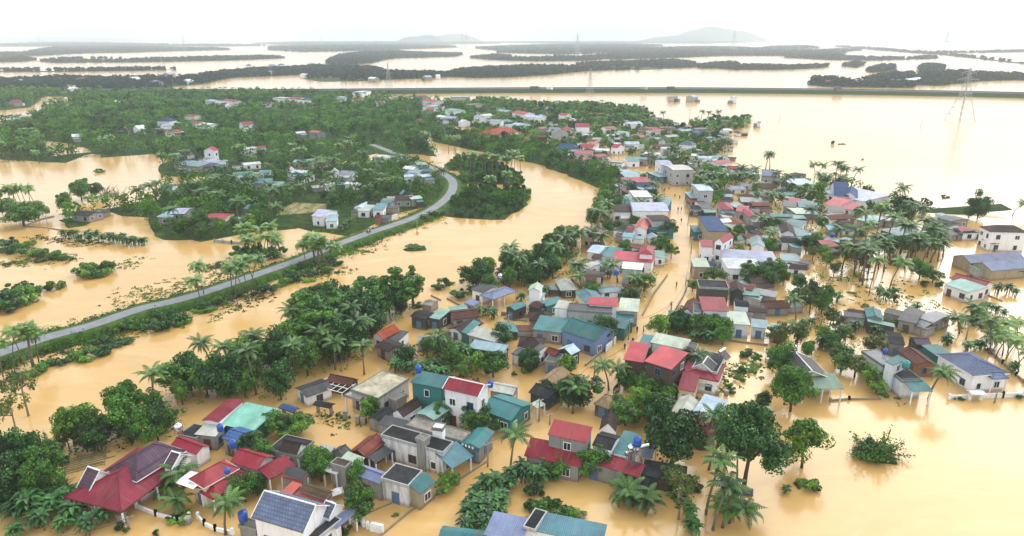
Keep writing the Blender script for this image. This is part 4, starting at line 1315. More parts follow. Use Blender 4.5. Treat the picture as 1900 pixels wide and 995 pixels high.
def trunk_mesh(rd, name, z0, P, Rr, lean=0, mat=BARK, limbs=5, rad=.2):
    t = MB()
    top = z0 + .6
    t.tube([(0, 0, -1.2), (lean * .2, 0, top * .35), (lean * .6, .05, top * .7), (lean, 0, top)], [rad * 1.3, rad, rad * .85, rad * .65], 7)
    for p in P[:limbs]:
        s = Vector((lean * .8, 0, top * rd.uniform(.6, .95)))
        e = Vector(p)
        m = s.lerp(e, .5) + Vector((0, 0, -.25))
        t.tube([s, m, e], [rad * .55, rad * .38, rad * .12], 5)
    return t.me(name, mat, True)

TREE = {}     # kind -> list of (crown mesh, trunk mesh, nominal radius, nominal height)
def tree_variants(kind, n, leafmat, Rr, z0, z1, nb, nl, leaf, bark=BARK, **kw):
    L_ = []
    for i in range(n):
        rd = np.random.RandomState(hash_(kind) + i)
        (V, F), P, TT = crown_cloud(rd, Rr, z0, z1, nb, nl, leaf, **kw)
        P = P[rd.permutation(len(P))]
        L_.append((big_mesh('crown', V, F, [leafmat], TT), trunk_mesh(rd, 'trunk', z0 + (z1 - z0) * .25, P, Rr, rd.uniform(-.5, .5), bark, 6, Rr * .055), Rr, z1))
    TREE[kind] = L_
def hash_(s): return sum(ord(c) * (i + 3) for i, c in enumerate(s))

tree_variants('dark', 4, LEAF['dark'], 4, 1.0, 8, 34, 6200, .27)
tree_variants('mid', 4, LEAF['mid'], 4, 1.4, 8, 30, 5200, .27)
tree_variants('light', 3, LEAF['light'], 3.5, 1.6, 7, 26, 3600, .25, gap=.12)
tree_variants('olive', 3, LEAF['olive'], 3.5, 1.8, 8, 22, 2600, .24, gap=.2)
tree_variants('tall', 4, LEAF['mid'], 3, 2.0, 11, 30, 3800, .25, bark=BARKP, gap=.18)
tree_variants('bare', 3, LEAF['olive'], 3, 3.0, 9, 22, 900, .22, bark=BARKP, gap=.3)
tree_variants('big', 1, LEAF['dark'], 5.2, 4.2, 12.5, 52, 15000, .27, gap=.15)

SHRUB = []
for i in range(5):
    rd = np.random.RandomState(900 + i)
    (V, F), P, TT = crown_cloud(rd, 1.6, 0, 2.0, 10, 1100, .20)
    SHRUB.append(big_mesh('shrub', V, F, [LEAF[('mid', 'dark', 'light', 'mid', 'dark')[i]]], TT))

def frond(V, F, base, az, up, ln, droop, leafw, nseg=11, twist=0.0):
    """A feathered palm frond: leaflets hang from an arching rib."""
    d = np.array([math.cos(az), math.sin(az), 0.0]); sd = np.array([-math.sin(az), math.cos(az), 0.0])
    prev = None
    for k in range(nseg + 1):
        s = k / nseg
        th = up - droop * s ** 1.3
        if prev is None: p = np.array(base, float)
        else: p = prev + (d * math.cos(th) + np.array([0, 0, math.sin(th)])) * ln / nseg
        if k > 0:
            lw = leafw * (math.sin(math.pi * min(1, .18 + s * .86)) ** .7)
            for sg in (-1, 1):
                tip = (p + prev) / 2 + sd * sg * lw + d * lw * .45 + np.array([0, 0, -lw * .55])
                i = len(V)
                V += [prev, p, tip + d * ln / nseg * .35, tip - d * ln / nseg * .25]
                F.append((i, i + 1, i + 2, i + 3))
        prev = p

PALM = {}
def palm_variants(kind, n, H, nf, ln, leafw, up0, droop, rad, mat, dead=0):
    L_ = []
    for i in range(n):
        rd = random.Random(hash_(kind) + i)
        lean = rd.choice([-1, 1]) * rd.uniform(.02, .24) * H
        top = (lean, rd.uniform(-.05, .05) * H, H)
        t = MB()
        t.tube([(0, 0, -1.0), (lean * .15, 0, H * .3), (lean * .5, top[1] * .5, H * .65), top], [rad * 1.35, rad, rad * .85, rad * .75], 7)
        tm = t.me('trunk', PALMT, True)
        V, F = [], []
        DV, DF = [], []
        for k in range(2 + i % 3): frond(DV, DF, (top[0], top[1], H - .15), rd.uniform(0, 6.28), -.75, ln * .75, .75, leafw * .5)
        dm = big_mesh('dead_frond', np.array(DV), np.array(DF), [M_plain('dead frond', (.17, .12, .06), .9, .1)])
        for k in range(nf):
            az = k * 2.399 + rd.uniform(-.2, .2)
            s = k / nf
            frond(V, F, top, az, up0 - s * 1.25 + rd.uniform(-.1, .1), ln * rd.uniform(.85, 1.1), droop * rd.uniform(.7, 1.35), leafw)
        tn = np.random.RandomState(i).uniform(-.1, .6, len(V) // 88 + 1); L_.append((big_mesh('crown', np.array(V), np.array(F), [mat], np.repeat(tn, 88)[:len(V)]), tm, ln, H, dm))
    PALM[kind] = L_
palm_variants('coconut', 5, 8, 17, 3.1, .5, 1.15, 1.5, .16, LEAF['palm'])
palm_variants('areca', 4, 9, 16, 2.5, .6, 1.25, 1.8, .10, LEAF['areca'])
palm_variants('fan', 3, 8, 34, 2.7, .8, 1.45, 1.5, .24, LEAF['areca'])

BAN = []
for i in range(4):
    rd = random.Random(70 + i)
    V, F = [], []
    st = MB()
    for q in range(rd.choice([3, 4, 5])):
        x, y = rd.uniform(-1.1, 1.1), rd.uniform(-1.1, 1.1)
        h = rd.uniform(1.6, 2.8)
        st.tube([(x, y, -.6), (x, y, h)], [.16, .11], 6)
        for k in range(12):
            az = k * 2.4 + rd.uniform(-.3, .3)
            hk = h * (1 - .045 * max(0, k - 5))
            ln = rd.uniform(1.7, 2.5); w = rd.uniform(.26, .36)
            d = np.array([math.cos(az), math.sin(az), 0]); s = np.array([-math.sin(az), math.cos(az), 0])
            p = np.array([x, y, hk]); th = rd.uniform(.8, 1.35) if k < 7 else rd.uniform(.2, .7)
            prev = None
            for j in range(6):
                t = j / 5
                ww = w * math.sin(math.pi * (.12 + .86 * t)) ** .6
                l, c_, r_ = p + s * ww + np.array([0, 0, .10]), p, p - s * ww + np.array([0, 0, .10])
                if prev is not None:
                    i0 = len(V)
                    V += [prev[0], prev[1], c_, l, prev[1], prev[2], r_, c_]
                    F += [(i0, i0 + 1, i0 + 2, i0 + 3), (i0 + 4, i0 + 5, i0 + 6, i0 + 7)]
                prev = (l, c_, r_)
                p = p + (d * math.cos(th) + np.array([0, 0, math.sin(th)])) * ln / 5
                th -= .42
    tn = np.random.RandomState(i).uniform(-.2, .7, len(V) // 40 + 1)
    BAN.append((big_mesh('leaves', np.array(V), np.array(F), [LEAF['banana']], np.repeat(tn, 40)[:len(V)]), st.me('stem', M_plain('banana stem', (.12, .17, .06), .8, .2), True)))

def seg_dist(x, y, line):
    P = np.array([(p.x, p.y) for p in line]); A, B = P[:-1], P[1:]
    d = B - A; q = np.array([x, y])
    t = np.clip(((q - A) * d).sum(1) / ((d * d).sum(1) + 1e-9), 0, 1)
    return float(np.sqrt((((A + d * t[:, None]) - q) ** 2).sum(1)).min())

_FC = [(sum(p[0] for p in q) / 4, sum(p[1] for p in q) / 4, q) for q in FOOT]
def in_foot(x, y, pad):
    for cx, cy, q in _FC:
        if abs(cx - x) > 24 or abs(cy - y) > 24: continue
        ok = True
        sg = 0
        for i in range(4):
            (ax, ay), (bx, by) = q[i], q[(i + 1) % 4]
            ln = math.hypot(bx - ax, by - ay) + 1e-6
            c = ((bx - ax) * (y - ay) - (by - ay) * (x - ax)) / ln
            if i == 0 and sg == 0:
                area = sum(q[k][0] * q[(k + 1) % 4][1] - q[(k + 1) % 4][0] * q[k][1] for k in range(4))
                sg = 1 if area > 0 else -1
            if c * sg < -pad: ok = False; break
        if ok: return True
    return False

def blocked(x, y, r, soft=False, h=6):
    if seg_dist(x, y, ROAD) < 3.0 + r * .6 or seg_dist(x, y, STREET) < 6.2 + r * .7 or seg_dist(x, y, LANE) < 2.5 + r * .5 or seg_dist(x, y, HWY) < 14 + r: return True
    if in_foot(x, y, .3 + r * .45): return True
    d = math.hypot(x, y)                     # keep house fronts in sight: nothing tall right in front of one
    if not soft:
        t = r + 2.0
        while t < max(r + 3, (h - 2.5) * d / CAM_H * .75):
            if in_foot(x + x / d * t, y + y / d * t, .2): return True
            t += 3.0
    return False

PLACED = {'tree': [], 'palm': [], 'banana': [], 'shrub': []}
WORDS = {'dark': 'dense dark green tree', 'mid': 'leafy mid green tree', 'light': 'bright green tree', 'olive': 'loose olive green tree', 'tall': 'tall slender pale trunked tree',
         'bare': 'thin open crowned tree', 'big': 'huge dark spreading tree', 'coconut': 'coconut palm', 'areca': 'slim pale green areca palm', 'fan': 'stout bushy headed palm'}

def put_tree(p, kind, h, r, rd, label=None):
    cm, tm, R0, H0 = rd.choice(TREE[kind])
    root = empty('tree', (p.x, p.y, 0), rd.uniform(0, 6.28))
    root.scale = (r / R0, r / R0, h / H0)
    ob('crown', cm, root); ob('trunk', tm, root)
    tag(root, label, 'tree', None if label else 'trees of the flooded village')
    u, v = pix((p.x, p.y, 0))
    w = WORDS[kind]
    if kind not in ('tall', 'big'):
        w = ('tall ' if h > 8.6 else 'low ' if h < 5.2 else '') + w
    if label is None: THINGS.append((root, w, (u, v), 'tree'))
    return root

def put_palm(p, kind, h, rd, label=None):
    cm, tm, ln, H0, dm = rd.choice(PALM[kind])
    root = empty('palm_tree', (p.x, p.y, 0), rd.uniform(0, 6.28))
    s = rd.uniform(.9, 1.1) * (1.25 if p.length > 165 else 1)
    root.scale = (s, s, h / H0)
    c = ob('crown', cm, root); ob('trunk', tm, root)
    k = s * H0 / h
    dd = ob('dead_frond', dm, root); dd.scale = (1, 1, k); dd.location = (0, 0, H0 * (1 - k))
    c.scale = (1, 1, k); c.location = (0, 0, H0 * (1 - k))      # the crown keeps its proportions on a longer trunk
    tag(root, label, 'palm', None if label else ('areca palms' if kind != 'coconut' else 'coconut palms'))
    w = ('tall ' if h > 9 else 'short ' if h < 6 else '') + WORDS[kind]
    if label is None: THINGS.append((root, w, pix((p.x, p.y, 0)), 'palm'))
    return root

def put_banana(p, s, rd):
    lm, sm = rd.choice(BAN)
    root = empty('banana_plant', (p.x, p.y, 0), rd.uniform(0, 6.28))
    root.scale = (s, s, s * rd.uniform(.8, 1.1))
    ob('leaves', lm, root); ob('stem', sm, root)
    tag(root, None, 'banana plant', 'banana clumps in the flood')
    THINGS.append((root, ('big ' if s > .86 else 'small ' if s < .66 else '') + 'banana clump', pix((p.x, p.y, 0)), 'banana'))

def put_shrub(p, r, rd, h=None, kind=None, label=None):
    i = rd.randrange(5) if kind is None else kind
    o = ob('shrub', SHRUB[i], None, (p.x, p.y, -.1))
    o.rotation_euler = (0, 0, rd.uniform(0, 6.28))
    o.scale = (r / 1.6, r / 1.6, (h or r * .9) / 2.0)
    tag(o, label, 'shrub', None if label else 'shrubs standing in the flood')
    if label is None:
        THINGS.append((o, ('wide ' if r > 2.4 else 'small ' if r < 1.2 else '') + ('leafy', 'dark', 'bright green', 'rounded', 'deep green')[i] + ' shrub', pix((p.x, p.y, 0)), 'shrub'))
    return o

RD = random.Random(11)
# trees and palms that stand out one by one: u v (at the water) height radius kind
for row in '''
1380 905 12.8 5.0 big|huge dark spreading tree standing over the coconut palms in open water
1246 866 9.5 4.0 dark|round dense dark tree beside the pale blue shed roof;1225 815 7 2.6 dark|
1488 868 8 3.6 light|bright green leafy tree on a thin trunk in open water;1466 764 8.6 3.7 mid|fork trunked leafy tree rising from the yellow flood beside the cream gable house
1415 757 3 1.6 dark|small round dark tree alone in the lane near the pale blue shed roof
1119 634 6.5 3.2 dark|;745 578 11 4.6 tall|tall dense grove tree on the river edge above the concrete vault;768 566 10 3.6 tall|;722 580 10 3.4 tall|
668 968 5.5 2.3 mid|small rounded garden tree beside the white balustrade of the slate blue house;597 894 5 2.2 mid|;586 880 4.5 1.8 mid|;665 908 4.5 1.6 mid|
1813 406 10 3.6 dark|lone dark tree with a bare forked trunk standing in the wide flood;1797 404 4 2 dark|
1259 964 7.5 2.6 bare|thin yellowing tree standing alone in the water near the low black lean-to;1252 915 5 2.6 olive|
20 900 9 3.2 dark|;60 890 8.5 3 dark|;95 905 7 2.6 mid|;40 930 7.5 3 dark|;85 928 6.5 2.4 mid|;3 945 8 3 dark|;108 882 6 2.2 olive|;53 772 11 3.0 bare|;6 850 13 3.2 bare|;30 800 8 2.4 bare|
45 420 8 6 mid|wide spreading tree in the pond beside the clump of slim palms;18 405 7 4 mid|;72 405 6 3.6 mid|
152 372 9 4.5 mid|flat topped tree at the edge of the left hand pond;178 368 6 3.4 mid|;122 398 8 3 mid|
1055 755 5 2.6 dark|;1076 752 6 3.4 dark|;985 690 5 2.4 dark|;1052 702 5 2 light|;1010 738 3 1.6 mid|
880 800 4.5 2.8 mid|;905 806 4 2.2 light|;820 790 4 2 mid|;680 785 4 1.6 light|;690 778 4 1.6 mid|
1095 885 5 2.4 mid|;1068 880 3.5 2 light|;1030 882 3.5 2.4 mid|;1200 690 5 1.6 dark|;1265 690 5 1.8 dark|
1180 725 3.5 2.4 mid|;1205 730 3.5 2.2 light|;1160 724 4 2 mid|;1225 728 3.5 2 mid|;1243 740 3 1.5 light|
1560 690 5 3 mid|;1585 700 4.5 3 olive|;1610 715 4 2.4 light|;1625 730 3 2 light|;1445 700 7 3 mid|;1440 650 6 3 olive|;1475 645 6 3 olive|
1160 790 4 2.6 mid|;1145 770 3.6 2.2 light|;1195 770 5 2.6 light|;1215 790 6 2.6 mid|;1235 745 3 1.6 light|
1795 540 4 2 dark|small dark tree before the crimson and pale teal house;1705 520 6 2.6 mid|;1730 525 4 2.4 mid|
490 870 4 2 mid|;470 850 4 2.4 mid|;545 815 4 2.6 light|;520 810 4 2.4 mid|;505 800 4 2 light|;560 800 3 2 mid|
402 926 4.2 1.7 mid|;424 930 3.6 1.6 mid|;456 932 4.4 1.9 mid|;478 920 3.6 1.3 dark|;835 905 2.4 1.8 light|;822 915 2.2 1.6 light|
1110 640 5 2.6 dark|;1340 640 4 2 mid|;930 640 5 2.6 dark|;915 700 5 3 mid|;885 690 4 2.4 light|;860 700 3 2 light|
1255 620 6 2.6 dark|;1300 625 5 3 mid|;1330 628 5 3 mid|;1225 625 5 3 light|;1285 540 3 2 light|;1325 525 4 2.6 mid|;1390 525 6 3 mid|;1430 520 6 3 mid|
1495 470 6 3 dark|;1425 470 5 2.6 mid|;1438 430 5 3 mid|;1400 470 4 2 dark|;1370 440 4 2 mid|;1240 440 6 3 dark|;1225 470 6 3 mid|;1245 480 5 2.4 light|;1195 540 5 3 mid|;1170 560 4 2.4 dark|
'''.strip().replace('\n', ';').split(';'):
    if not row.strip(): continue
    nums, _, lab = row.partition('|')
    u, v, h, r, k = nums.split()
    put_tree(at(float(u), float(v)), k, float(h), float(r), RD, lab.strip() or None)

# palms: u v at the water, height, kind
for row in '''
1309 955 8.2 coconut;1322 984 6.5 coconut;1314 872 5.5 coconut;1366 908 6.5 coconut;946 880 6 coconut;1062 768 4.6 coconut;1130 724 5 coconut;1148 712 4 coconut
1722 740 6 coconut;1836 657 7 coconut;418 992 5.4 coconut;320 914 3.2 coconut;302 928 1.6 coconut;328 938 1.8 coconut;676 696 5.4 coconut;824 674 5.5 coconut;602 664 6.4 coconut;622 672 6 coconut
424 690 6 coconut;396 690 6.5 coconut;448 686 6 coconut;470 690 7 coconut;1000 532 5.6 coconut;975 520 6.4 coconut;938 505 6.4 coconut;1060 468 6 coconut;1103 462 5 coconut;1476 598 5 coconut
1165 925 2.2 coconut;1182 928 2.2 coconut;1208 934 1.8 coconut;1280 690 4 coconut;1480 636 4 coconut;1340 980 2.6 coconut;1352 970 3 coconut;1310 815 5 coconut
1860 660 5 areca;1847 664 5 areca;1870 655 5.5 areca;1866 668 4.5 areca;1880 690 5 areca;1890 690 6 areca;1886 640 5 areca
27 690 8.6 areca;46 680 7 areca;62 680 7.5 fan;72 672 6.5 areca;6 700 7 areca;375 570 7.6 areca;380 556 8 areca;438 554 8.2 areca;432 548 7.6 areca;460 548 8.6 areca;466 549 9.2 areca;477 542 8.8 areca;452 545 8 areca
592 497 7.4 fan;603 492 5.6 fan;610 488 5.2 areca;567 492 5.6 areca;585 490 6.6 fan;462 474 5 fan;474 478 5.6 areca;490 480 6.2 areca;502 478 5.8 areca;512 474 5 areca;482 466 6.6 areca;456 466 7 fan;497 462 7 areca;520 468 4.6 areca
20 392 8 areca;28 392 8.5 areca;36 392 9 areca;44 393 8.5 areca;52 393 8.6 areca;60 392 8.6 areca;68 392 8 areca;4 396 8 areca;12 396 8 areca
832 285 9 areca;842 286 9 areca;846 284 8 areca;966 328 9 areca;946 318 9 areca;955 318 8 areca;872 322 8 fan;878 320 8 fan;900 322 8 fan;912 326 8 fan;924 326 8 fan;938 330 8 fan;890 318 7 fan;910 350 4 fan;945 345 5 fan;950 318 9 areca
786 276 8 fan;792 278 8 fan;98 300 5 areca;74 304 6 areca;44 300 7 areca;200 285 7 fan;210 283 8 fan;195 282 7 fan;8 295 7 fan;50 268 8 fan;62 268 8 fan;72 270 7 fan;40 270 7 fan
1600 530 9 coconut;1622 505 9 coconut;1602 512 9 coconut;1594 522 8 coconut;1610 508 8 coconut;1630 500 9 coconut;1612 548 9 areca;1650 536 8 areca;1640 505 8 coconut;1585 510 8 coconut;1680 485 8 coconut;1695 488 7 coconut;1710 490 6 coconut
1725 488 6 coconut;1740 485 6 coconut;1750 478 7 coconut;1690 478 9 coconut;1670 470 9 coconut;1720 478 9 coconut;1606 445 9 coconut;1625 442 9 coconut;1605 452 6 areca;1625 440 10 areca;1645 450 8 coconut;1700 466 10 coconut;1735 470 9 coconut
1548 344 9 coconut;1556 346 8 coconut;1572 345 7 coconut;1578 348 8 coconut;1680 388 8 coconut;1345 285 8 coconut;1340 285 7 coconut;1512 330 6 areca;1518 330 6 areca;1420 316 8 coconut;1428 316 7 coconut;1314 232 9 coconut;1300 230 9 coconut;1328 228 8 coconut;1232 230 8 coconut;1182 216 9 coconut;1190 218 8 coconut
1780 620 3 coconut;1800 600 3.4 coconut;1850 640 2 coconut;1878 400 5 areca;1405 345 7 coconut;1360 355 7 coconut;1345 360 8 coconut;1365 345 8 coconut;1400 360 7 coconut;1430 352 7 coconut;1450 358 7 coconut
'''.strip().replace('\n', ';').split(';'):
    u, v, h, k = row.split()
    put_palm(at(float(u), float(v)), k, float(h), RD)

# bananas: u v scale
for row in '''30 970 1.2;60 958 1.2;95 962 1.2;125 955 1.1;150 965 1.1;175 958 1.0;80 940 1.2;110 935 1.1;45 935 1.2;15 950 1.2;140 930 1.0;70 985 .9;115 988 .9;165 990 .8;30 995 .8;190 975 .8;210 968 .7
860 985 1.0;880 975 1.0;900 962 1.0;890 945 1.0;915 945 1.0;930 930 1.0;905 920 1.0;920 908 .9;940 900 .9;895 985 .9;925 955 .9;955 895 .9;970 892 .9;985 895 1;1000 897 1;885 928 .7;870 958 .8;940 918 .8;905 975 .9;1026 892 .6;1345 958 .9
1280 975 .7;1275 960 .7;1290 992 .7;1240 760 .9;1225 775 .9;1215 760 .9;1200 780 .8;1190 765 .8;1230 785 .8;1178 755 .7;1470 690 .7;1455 915 .5
880 655 1;860 668 1;845 650 1;830 668 1;870 690 .9;810 690 1;790 690 1;775 695 .9;760 690 .9;800 705 .9;820 700 .9;905 690 .8;925 685 .7;840 690 .8;745 680 .9;735 690 .9;760 670 .9
905 520 1;925 515 1;945 505 1;890 530 1;880 545 1;960 500 .9;910 540 .9;935 525 .9;985 545 .9;1010 550 .9;1030 545 .9;1050 545 .9;950 560 .9;965 558 .9;900 585 .9;885 590 .9;915 592 .9;1100 505 .9;1120 510 .9;1140 505 .9;1130 515 .8
1270 620 1;1245 622 1;1290 635 .9;1310 640 .9;1320 620 .9;1530 640 1;1545 635 1;1520 645 1;1560 630 1;1580 605 1;1600 595 1;1570 595 1;1590 615 1;1610 605 1;1620 625 .9;1550 560 1;1640 555 1;1630 550 .8;1655 560 .8;1700 580 .8
1830 575 .9;1845 580 .8;1820 590 .9;1800 585 1;1850 545 .9;1870 545 .9;1885 548 .8;1810 605 .9;1790 600 .9;1835 605 .8;1860 590 .7;1790 650 .8;1825 650 .8;1815 648 .7;1760 640 .8;1880 692 .7;1750 640 .8;1500 605 .8;1490 615 .8
130 445 1;150 447 1;170 449 1;190 450 1;210 450 1;230 452 1;250 454 1;270 454 1;140 440 1;160 442 1;180 445 1;200 447 1;220 452 1;240 456 1;262 456 1;120 440 .9;640 425 .9;630 430 .9;650 420 .9;790 408 .9;800 405 .9;810 403 .9;820 400 .8;785 411 .8
1450 350 1;1470 352 1;1490 355 1;1440 345 1;1510 352 1;1530 350 1;1410 350 1;1395 365 1;1380 372 1;1420 345 .9;1660 400 .9;1690 400 .9;1710 402 .8;1650 395 .9'''.replace('\n', ';').split(';'):
    u, v, s = (float(x) for x in row.split())
    p = at(u, v)
    if not in_foot(p.x, p.y, .4): put_banana(p, s * .82, RD)

# shrubs that stand on their own: u v radius height
for row in '''180 512 3.4 3.6;165 508 3.2 3.2;195 506 3 3.4;205 500 2.6 2.6;172 516 2.4 2.4;105 535 2.2 2.6;85 540 1.8 1.6;15 570 4 4;40 562 4 4;58 556 3.4 3.6;5 580 3.6 3.6;30 545 3 3
10 465 3.4 3;30 470 3.2 3;55 474 3.2 2.8;75 476 2.6 2.4;100 480 2.4 2.6;85 484 2.2 1.2;125 482 2.2 1.8;20 458 3 3;45 462 3 2.8;20 490 1.6 .8;40 488 1.4 .8
180 662 2.6 2;165 665 2.4 2.2;150 660 2 1.6;195 655 2.2 2;130 670 1.8 1.4;110 675 1.6 1.2;90 680 1.8 1.4;70 690 2 1.6;50 700 2 1.4;25 705 2 1.4;220 638 2 .9;235 636 1.6 .8;200 640 2 2.4;172 640 1.2 1
235 615 2.4 2.6;250 610 2.2 2.4;265 606 2 1.8;285 612 2.2 2;300 610 2.6 2.6;320 605 2.6 2.8;338 600 2 1.6;310 598 2 3;290 596 2 2.6;345 595 1.6 1
390 570 2.4 2;405 564 2.4 2;420 560 2 1.6;375 578 2 1.4;392 577 2 1.2;450 550 2 1.4;480 545 2.4 2;495 540 2.2 1.8;510 536 2 1.6;525 530 2 1.8;540 522 2.4 2.6;555 518 2 1.8;570 512 2.4 2;585 510 2 1.6;572 522 1.8 .9;600 505 2 1.6
617 492 2.4 1.6;630 490 1.6 1.2;610 505 2 1.6;560 500 2.2 2;545 510 2 1.8;535 500 2 1.6;628 506 1.2 .5;766 462 2.6 1.1;776 458 1.4 .8;758 464 1.4 .7
825 530 1.8 2.4;815 535 1.6 1.4;808 538 1.6 1.6;835 528 1.2 .7;855 552 2.2 2.2;845 550 1.6 1.6;858 522 1.4 .6;780 570 1.6 1
1497 905 1.5 1.6;1510 906 1 1;1480 900 .8 .5;1295 912 .7 .6;1284 905 1.4 1.4;994 920 1.3 1.5;985 945 1.4 1.4;1000 948 1.6 1.4;1030 945 1.4 1.6;1050 955 1.8 1.6;1065 958 1.4 1.2;1020 938 1 1;1225 930 .6 .8
226 982 1.1 1;335 968 1.5 1.2;318 966 1 .8;640 990 1 1;290 992 .6 .8;735 958 .6 .4;500 992 1.2 1.2;612 990 1.6 1.6;535 975 1 1;980 690 1.4 1.6;1385 660 1 1;1375 690 1.2 1.2;1395 690 1 1;1370 705 1.2 1;1355 725 .8 1;1360 730 .8 .8;1350 715 .9 1.2;1383 665 1.2 1.4;1405 668 1.4 1.6;1390 655 1 .8
1640 735 1 .5;1672 730 .8 .8;1780 742 .9 .7;1890 738 .8 .9;1545 268 1.6 2.4;1600 297 .8 1;1752 365 1.4 .9;1566 268 1 .5;1660 605 1.6 1.4;1820 607 1.4 .6;1700 620 1 .8;1836 650 1 .6;1835 608 1.6 1.2;1855 610 1.4 1;1665 740 .6 .4
1630 448 1.6 1;1612 450 1.4 1;470 482 2.6 3.4;488 484 2.6 3;505 480 2.6 3.4;455 476 2.4 3;520 474 2.4 2.6;440 478 2.4 2.6;448 470 2.6 3;480 474 2.6 4;600 500 2 1.6;1600 520 1 .6;1605 570 1 .8;1580 545 1 .8;1660 545 1.8 1.6;1715 530 1.6 1.4;1745 533 1.6 1.6;186 320 2.4 2;1250 915 1.6 1.6;1262 925 1.4 1;880 712 1 1;855 705 .9 .9;838 702 1 .8;955 696 .7 .7'''.replace('\n', ';').split(';'):
    u, v, r, h = (float(x) for x in row.split())
    put_shrub(at(u, v), r, RD, h)

# ---- regions of growth (outline at water level, pixels of the photograph)
REG = [  # outline, spacing m, mix, height range, land below
    ('grove', [(0, 850), (60, 842), (110, 842), (190, 815), (205, 790), (250, 790), (330, 778), (380, 755), (400, 740), (520, 745), (548, 725), (560, 700), (640, 690), (690, 665), (690, 640), (720, 600), (770, 590), (775, 575), (745, 565), (690, 590), (640, 605), (590, 620), (560, 635), (490, 660), (420, 700), (320, 735), (270, 750), (190, 790), (130, 820), (60, 830)], 4.0, 'dark dark mid mid light light olive tall coconut', (4.8, 8.8)),
    ('grove', [(90, 842), (170, 808), (250, 800), (330, 800), (300, 825), (230, 838), (150, 850)], 4.0, 'dark mid mid olive', (4, 7)),
    ('grove', [(0, 865), (70, 862), (100, 885), (100, 925), (70, 930), (0, 925)], 5.2, 'dark dark mid', (6.5, 9)),
    ('grove', [(575, 600), (690, 580), (700, 610), (640, 650), (570, 655), (530, 640)], 4.6, 'tall tall tall dark', (9, 11.5)),
    ('grove', [(200, 800), (330, 785), (380, 770), (330, 800), (270, 812), (215, 840), (180, 850), (150, 845), (180, 820)], 5, 'dark mid olive', (4, 6.5)),
    ('grove', [(865, 530), (900, 548), (980, 535), (1010, 530), (1050, 520), (1085, 480), (1078, 445), (1110, 430), (1150, 395), (1160, 345), (1120, 325), (1110, 400), (1080, 437), (1000, 478), (920, 508)], 4.8, 'dark mid mid mid light coconut', (5, 8)),
    ('bank', [(800, 262), (900, 284), (1000, 306), (1080, 335), (1106, 348), (1160, 330), (1100, 300), (1000, 268), (900, 252), (800, 245)], 5, 'dark dark mid light', (3.6, 6)),
    ('isle', [(828, 385), (840, 372), (880, 350), (980, 352), (985, 362), (976, 384), (935, 407), (880, 407), (830, 402)], 3.8, 'dark dark mid', (2.0, 3.4)),
    ('isle', [(826, 308), (850, 292), (920, 300), (962, 322), (972, 345), (890, 342), (855, 340), (852, 330), (880, 322), (830, 316)], 4.2, 'dark dark mid light', (1.8, 3.4)),
    ('wood', [(0, 174), (140, 172), (220, 176), (300, 176), (480, 176), (640, 180), (760, 186), (830, 195), (880, 205), (880, 230), (800, 243), (790, 262), (745, 275), (690, 285), (640, 300), (500, 318), (400, 330), (320, 330), (296, 318), (312, 298), (285, 286), (190, 292), (150, 270), (70, 262), (0, 262), (0, 225), (80, 218), (90, 200), (130, 196), (138, 180), (80, 179), (55, 200), (0, 205)], 7.5, 'dark dark mid light light fan coconut', (5, 9.5)),
    ('wood', [(0, 262), (80, 268), (100, 290), (180, 282), (120, 302), (0, 296)], 6.5, 'dark mid fan', (5, 9)),
    ('wood', [(315, 345), (420, 330), (560, 318), (700, 296), (745, 300), (790, 316), (820, 332), (826, 350), (810, 370), (770, 390), (720, 400), (690, 420), (640, 440), (600, 432), (560, 425), (500, 430), (455, 432), (430, 440), (380, 448), (300, 444), (290, 430), (270, 405), (200, 395), (160, 420), (120, 425), (110, 410), (200, 388), (290, 372)], 5.6, 'dark mid mid light light coconut', (4, 8)),
    ('bank', [(700, 282), (790, 262), (810, 290), (750, 285)], 6, 'dark mid', (5, 7)),
    ('village', [(830, 200), (900, 186), (1000, 196), (1100, 196), (1190, 206), (1212, 222), (1250, 240), (1330, 226), (1395, 222), (1390, 236), (1340, 250), (1360, 270), (1330, 290), (1350, 320), (1400, 330), (1270, 345), (1240, 330), (1170, 305), (1100, 296), (1000, 264), (900, 246), (840, 232)], 5.6, 'dark dark mid light coconut', (3.5, 6.5)),
    ('village', [(1265, 350), (1320, 325), (1400, 330), (1500, 350), (1545, 340), (1640, 375), (1700, 395), (1690, 415), (1600, 400), (1560, 440), (1590, 460), (1500, 470), (1480, 520), (1430, 540), (1300, 520), (1276, 480), (1282, 400)], 5.4, 'dark mid mid light coconut', (4.5, 7.5)),
    ('village', [(1615, 375), (1740, 392), (1700, 402), (1640, 395), (1590, 380)], 5, 'dark mid', (3, 5)),
    ('village', [(1160, 335), (1235, 345), (1258, 385), (1255, 470), (1230, 530), (1180, 580), (1120, 600), (1050, 560), (1085, 490), (1130, 420), (1155, 380)], 5.4, 'dark mid light coconut', (4, 6.5)),
    ('garden', [(1480, 520), (1540, 540), (1570, 590), (1560, 640), (1500, 600), (1460, 570)], 5.5, 'mid mid olive dark', (5, 8)),
    ('garden', [(1500, 470), (1600, 470), (1610, 520), (1560, 530), (1500, 520)], 7, 'olive olive light', (6, 8)),
    ('garden', [(1640, 440), (1750, 440), (1755, 470), (1650, 480)], 5, 'dark dark mid', (5, 7.5)),
    ('garden', [(1620, 590), (1700, 570), (1710, 620), (1660, 640), (1610, 630)], 6.5, 'dark mid', (4, 6)),
    ('garden', [(1500, 640), (1640, 630), (1650, 655), (1590, 670), (1540, 690), (1480, 670)], 7, 'olive mid light', (4, 6)),
    ('garden', [(830, 630), (960, 650), (960, 690), (780, 690), (700, 680), (720, 650)], 6.5, 'mid light dark', (3.5, 6)),
]
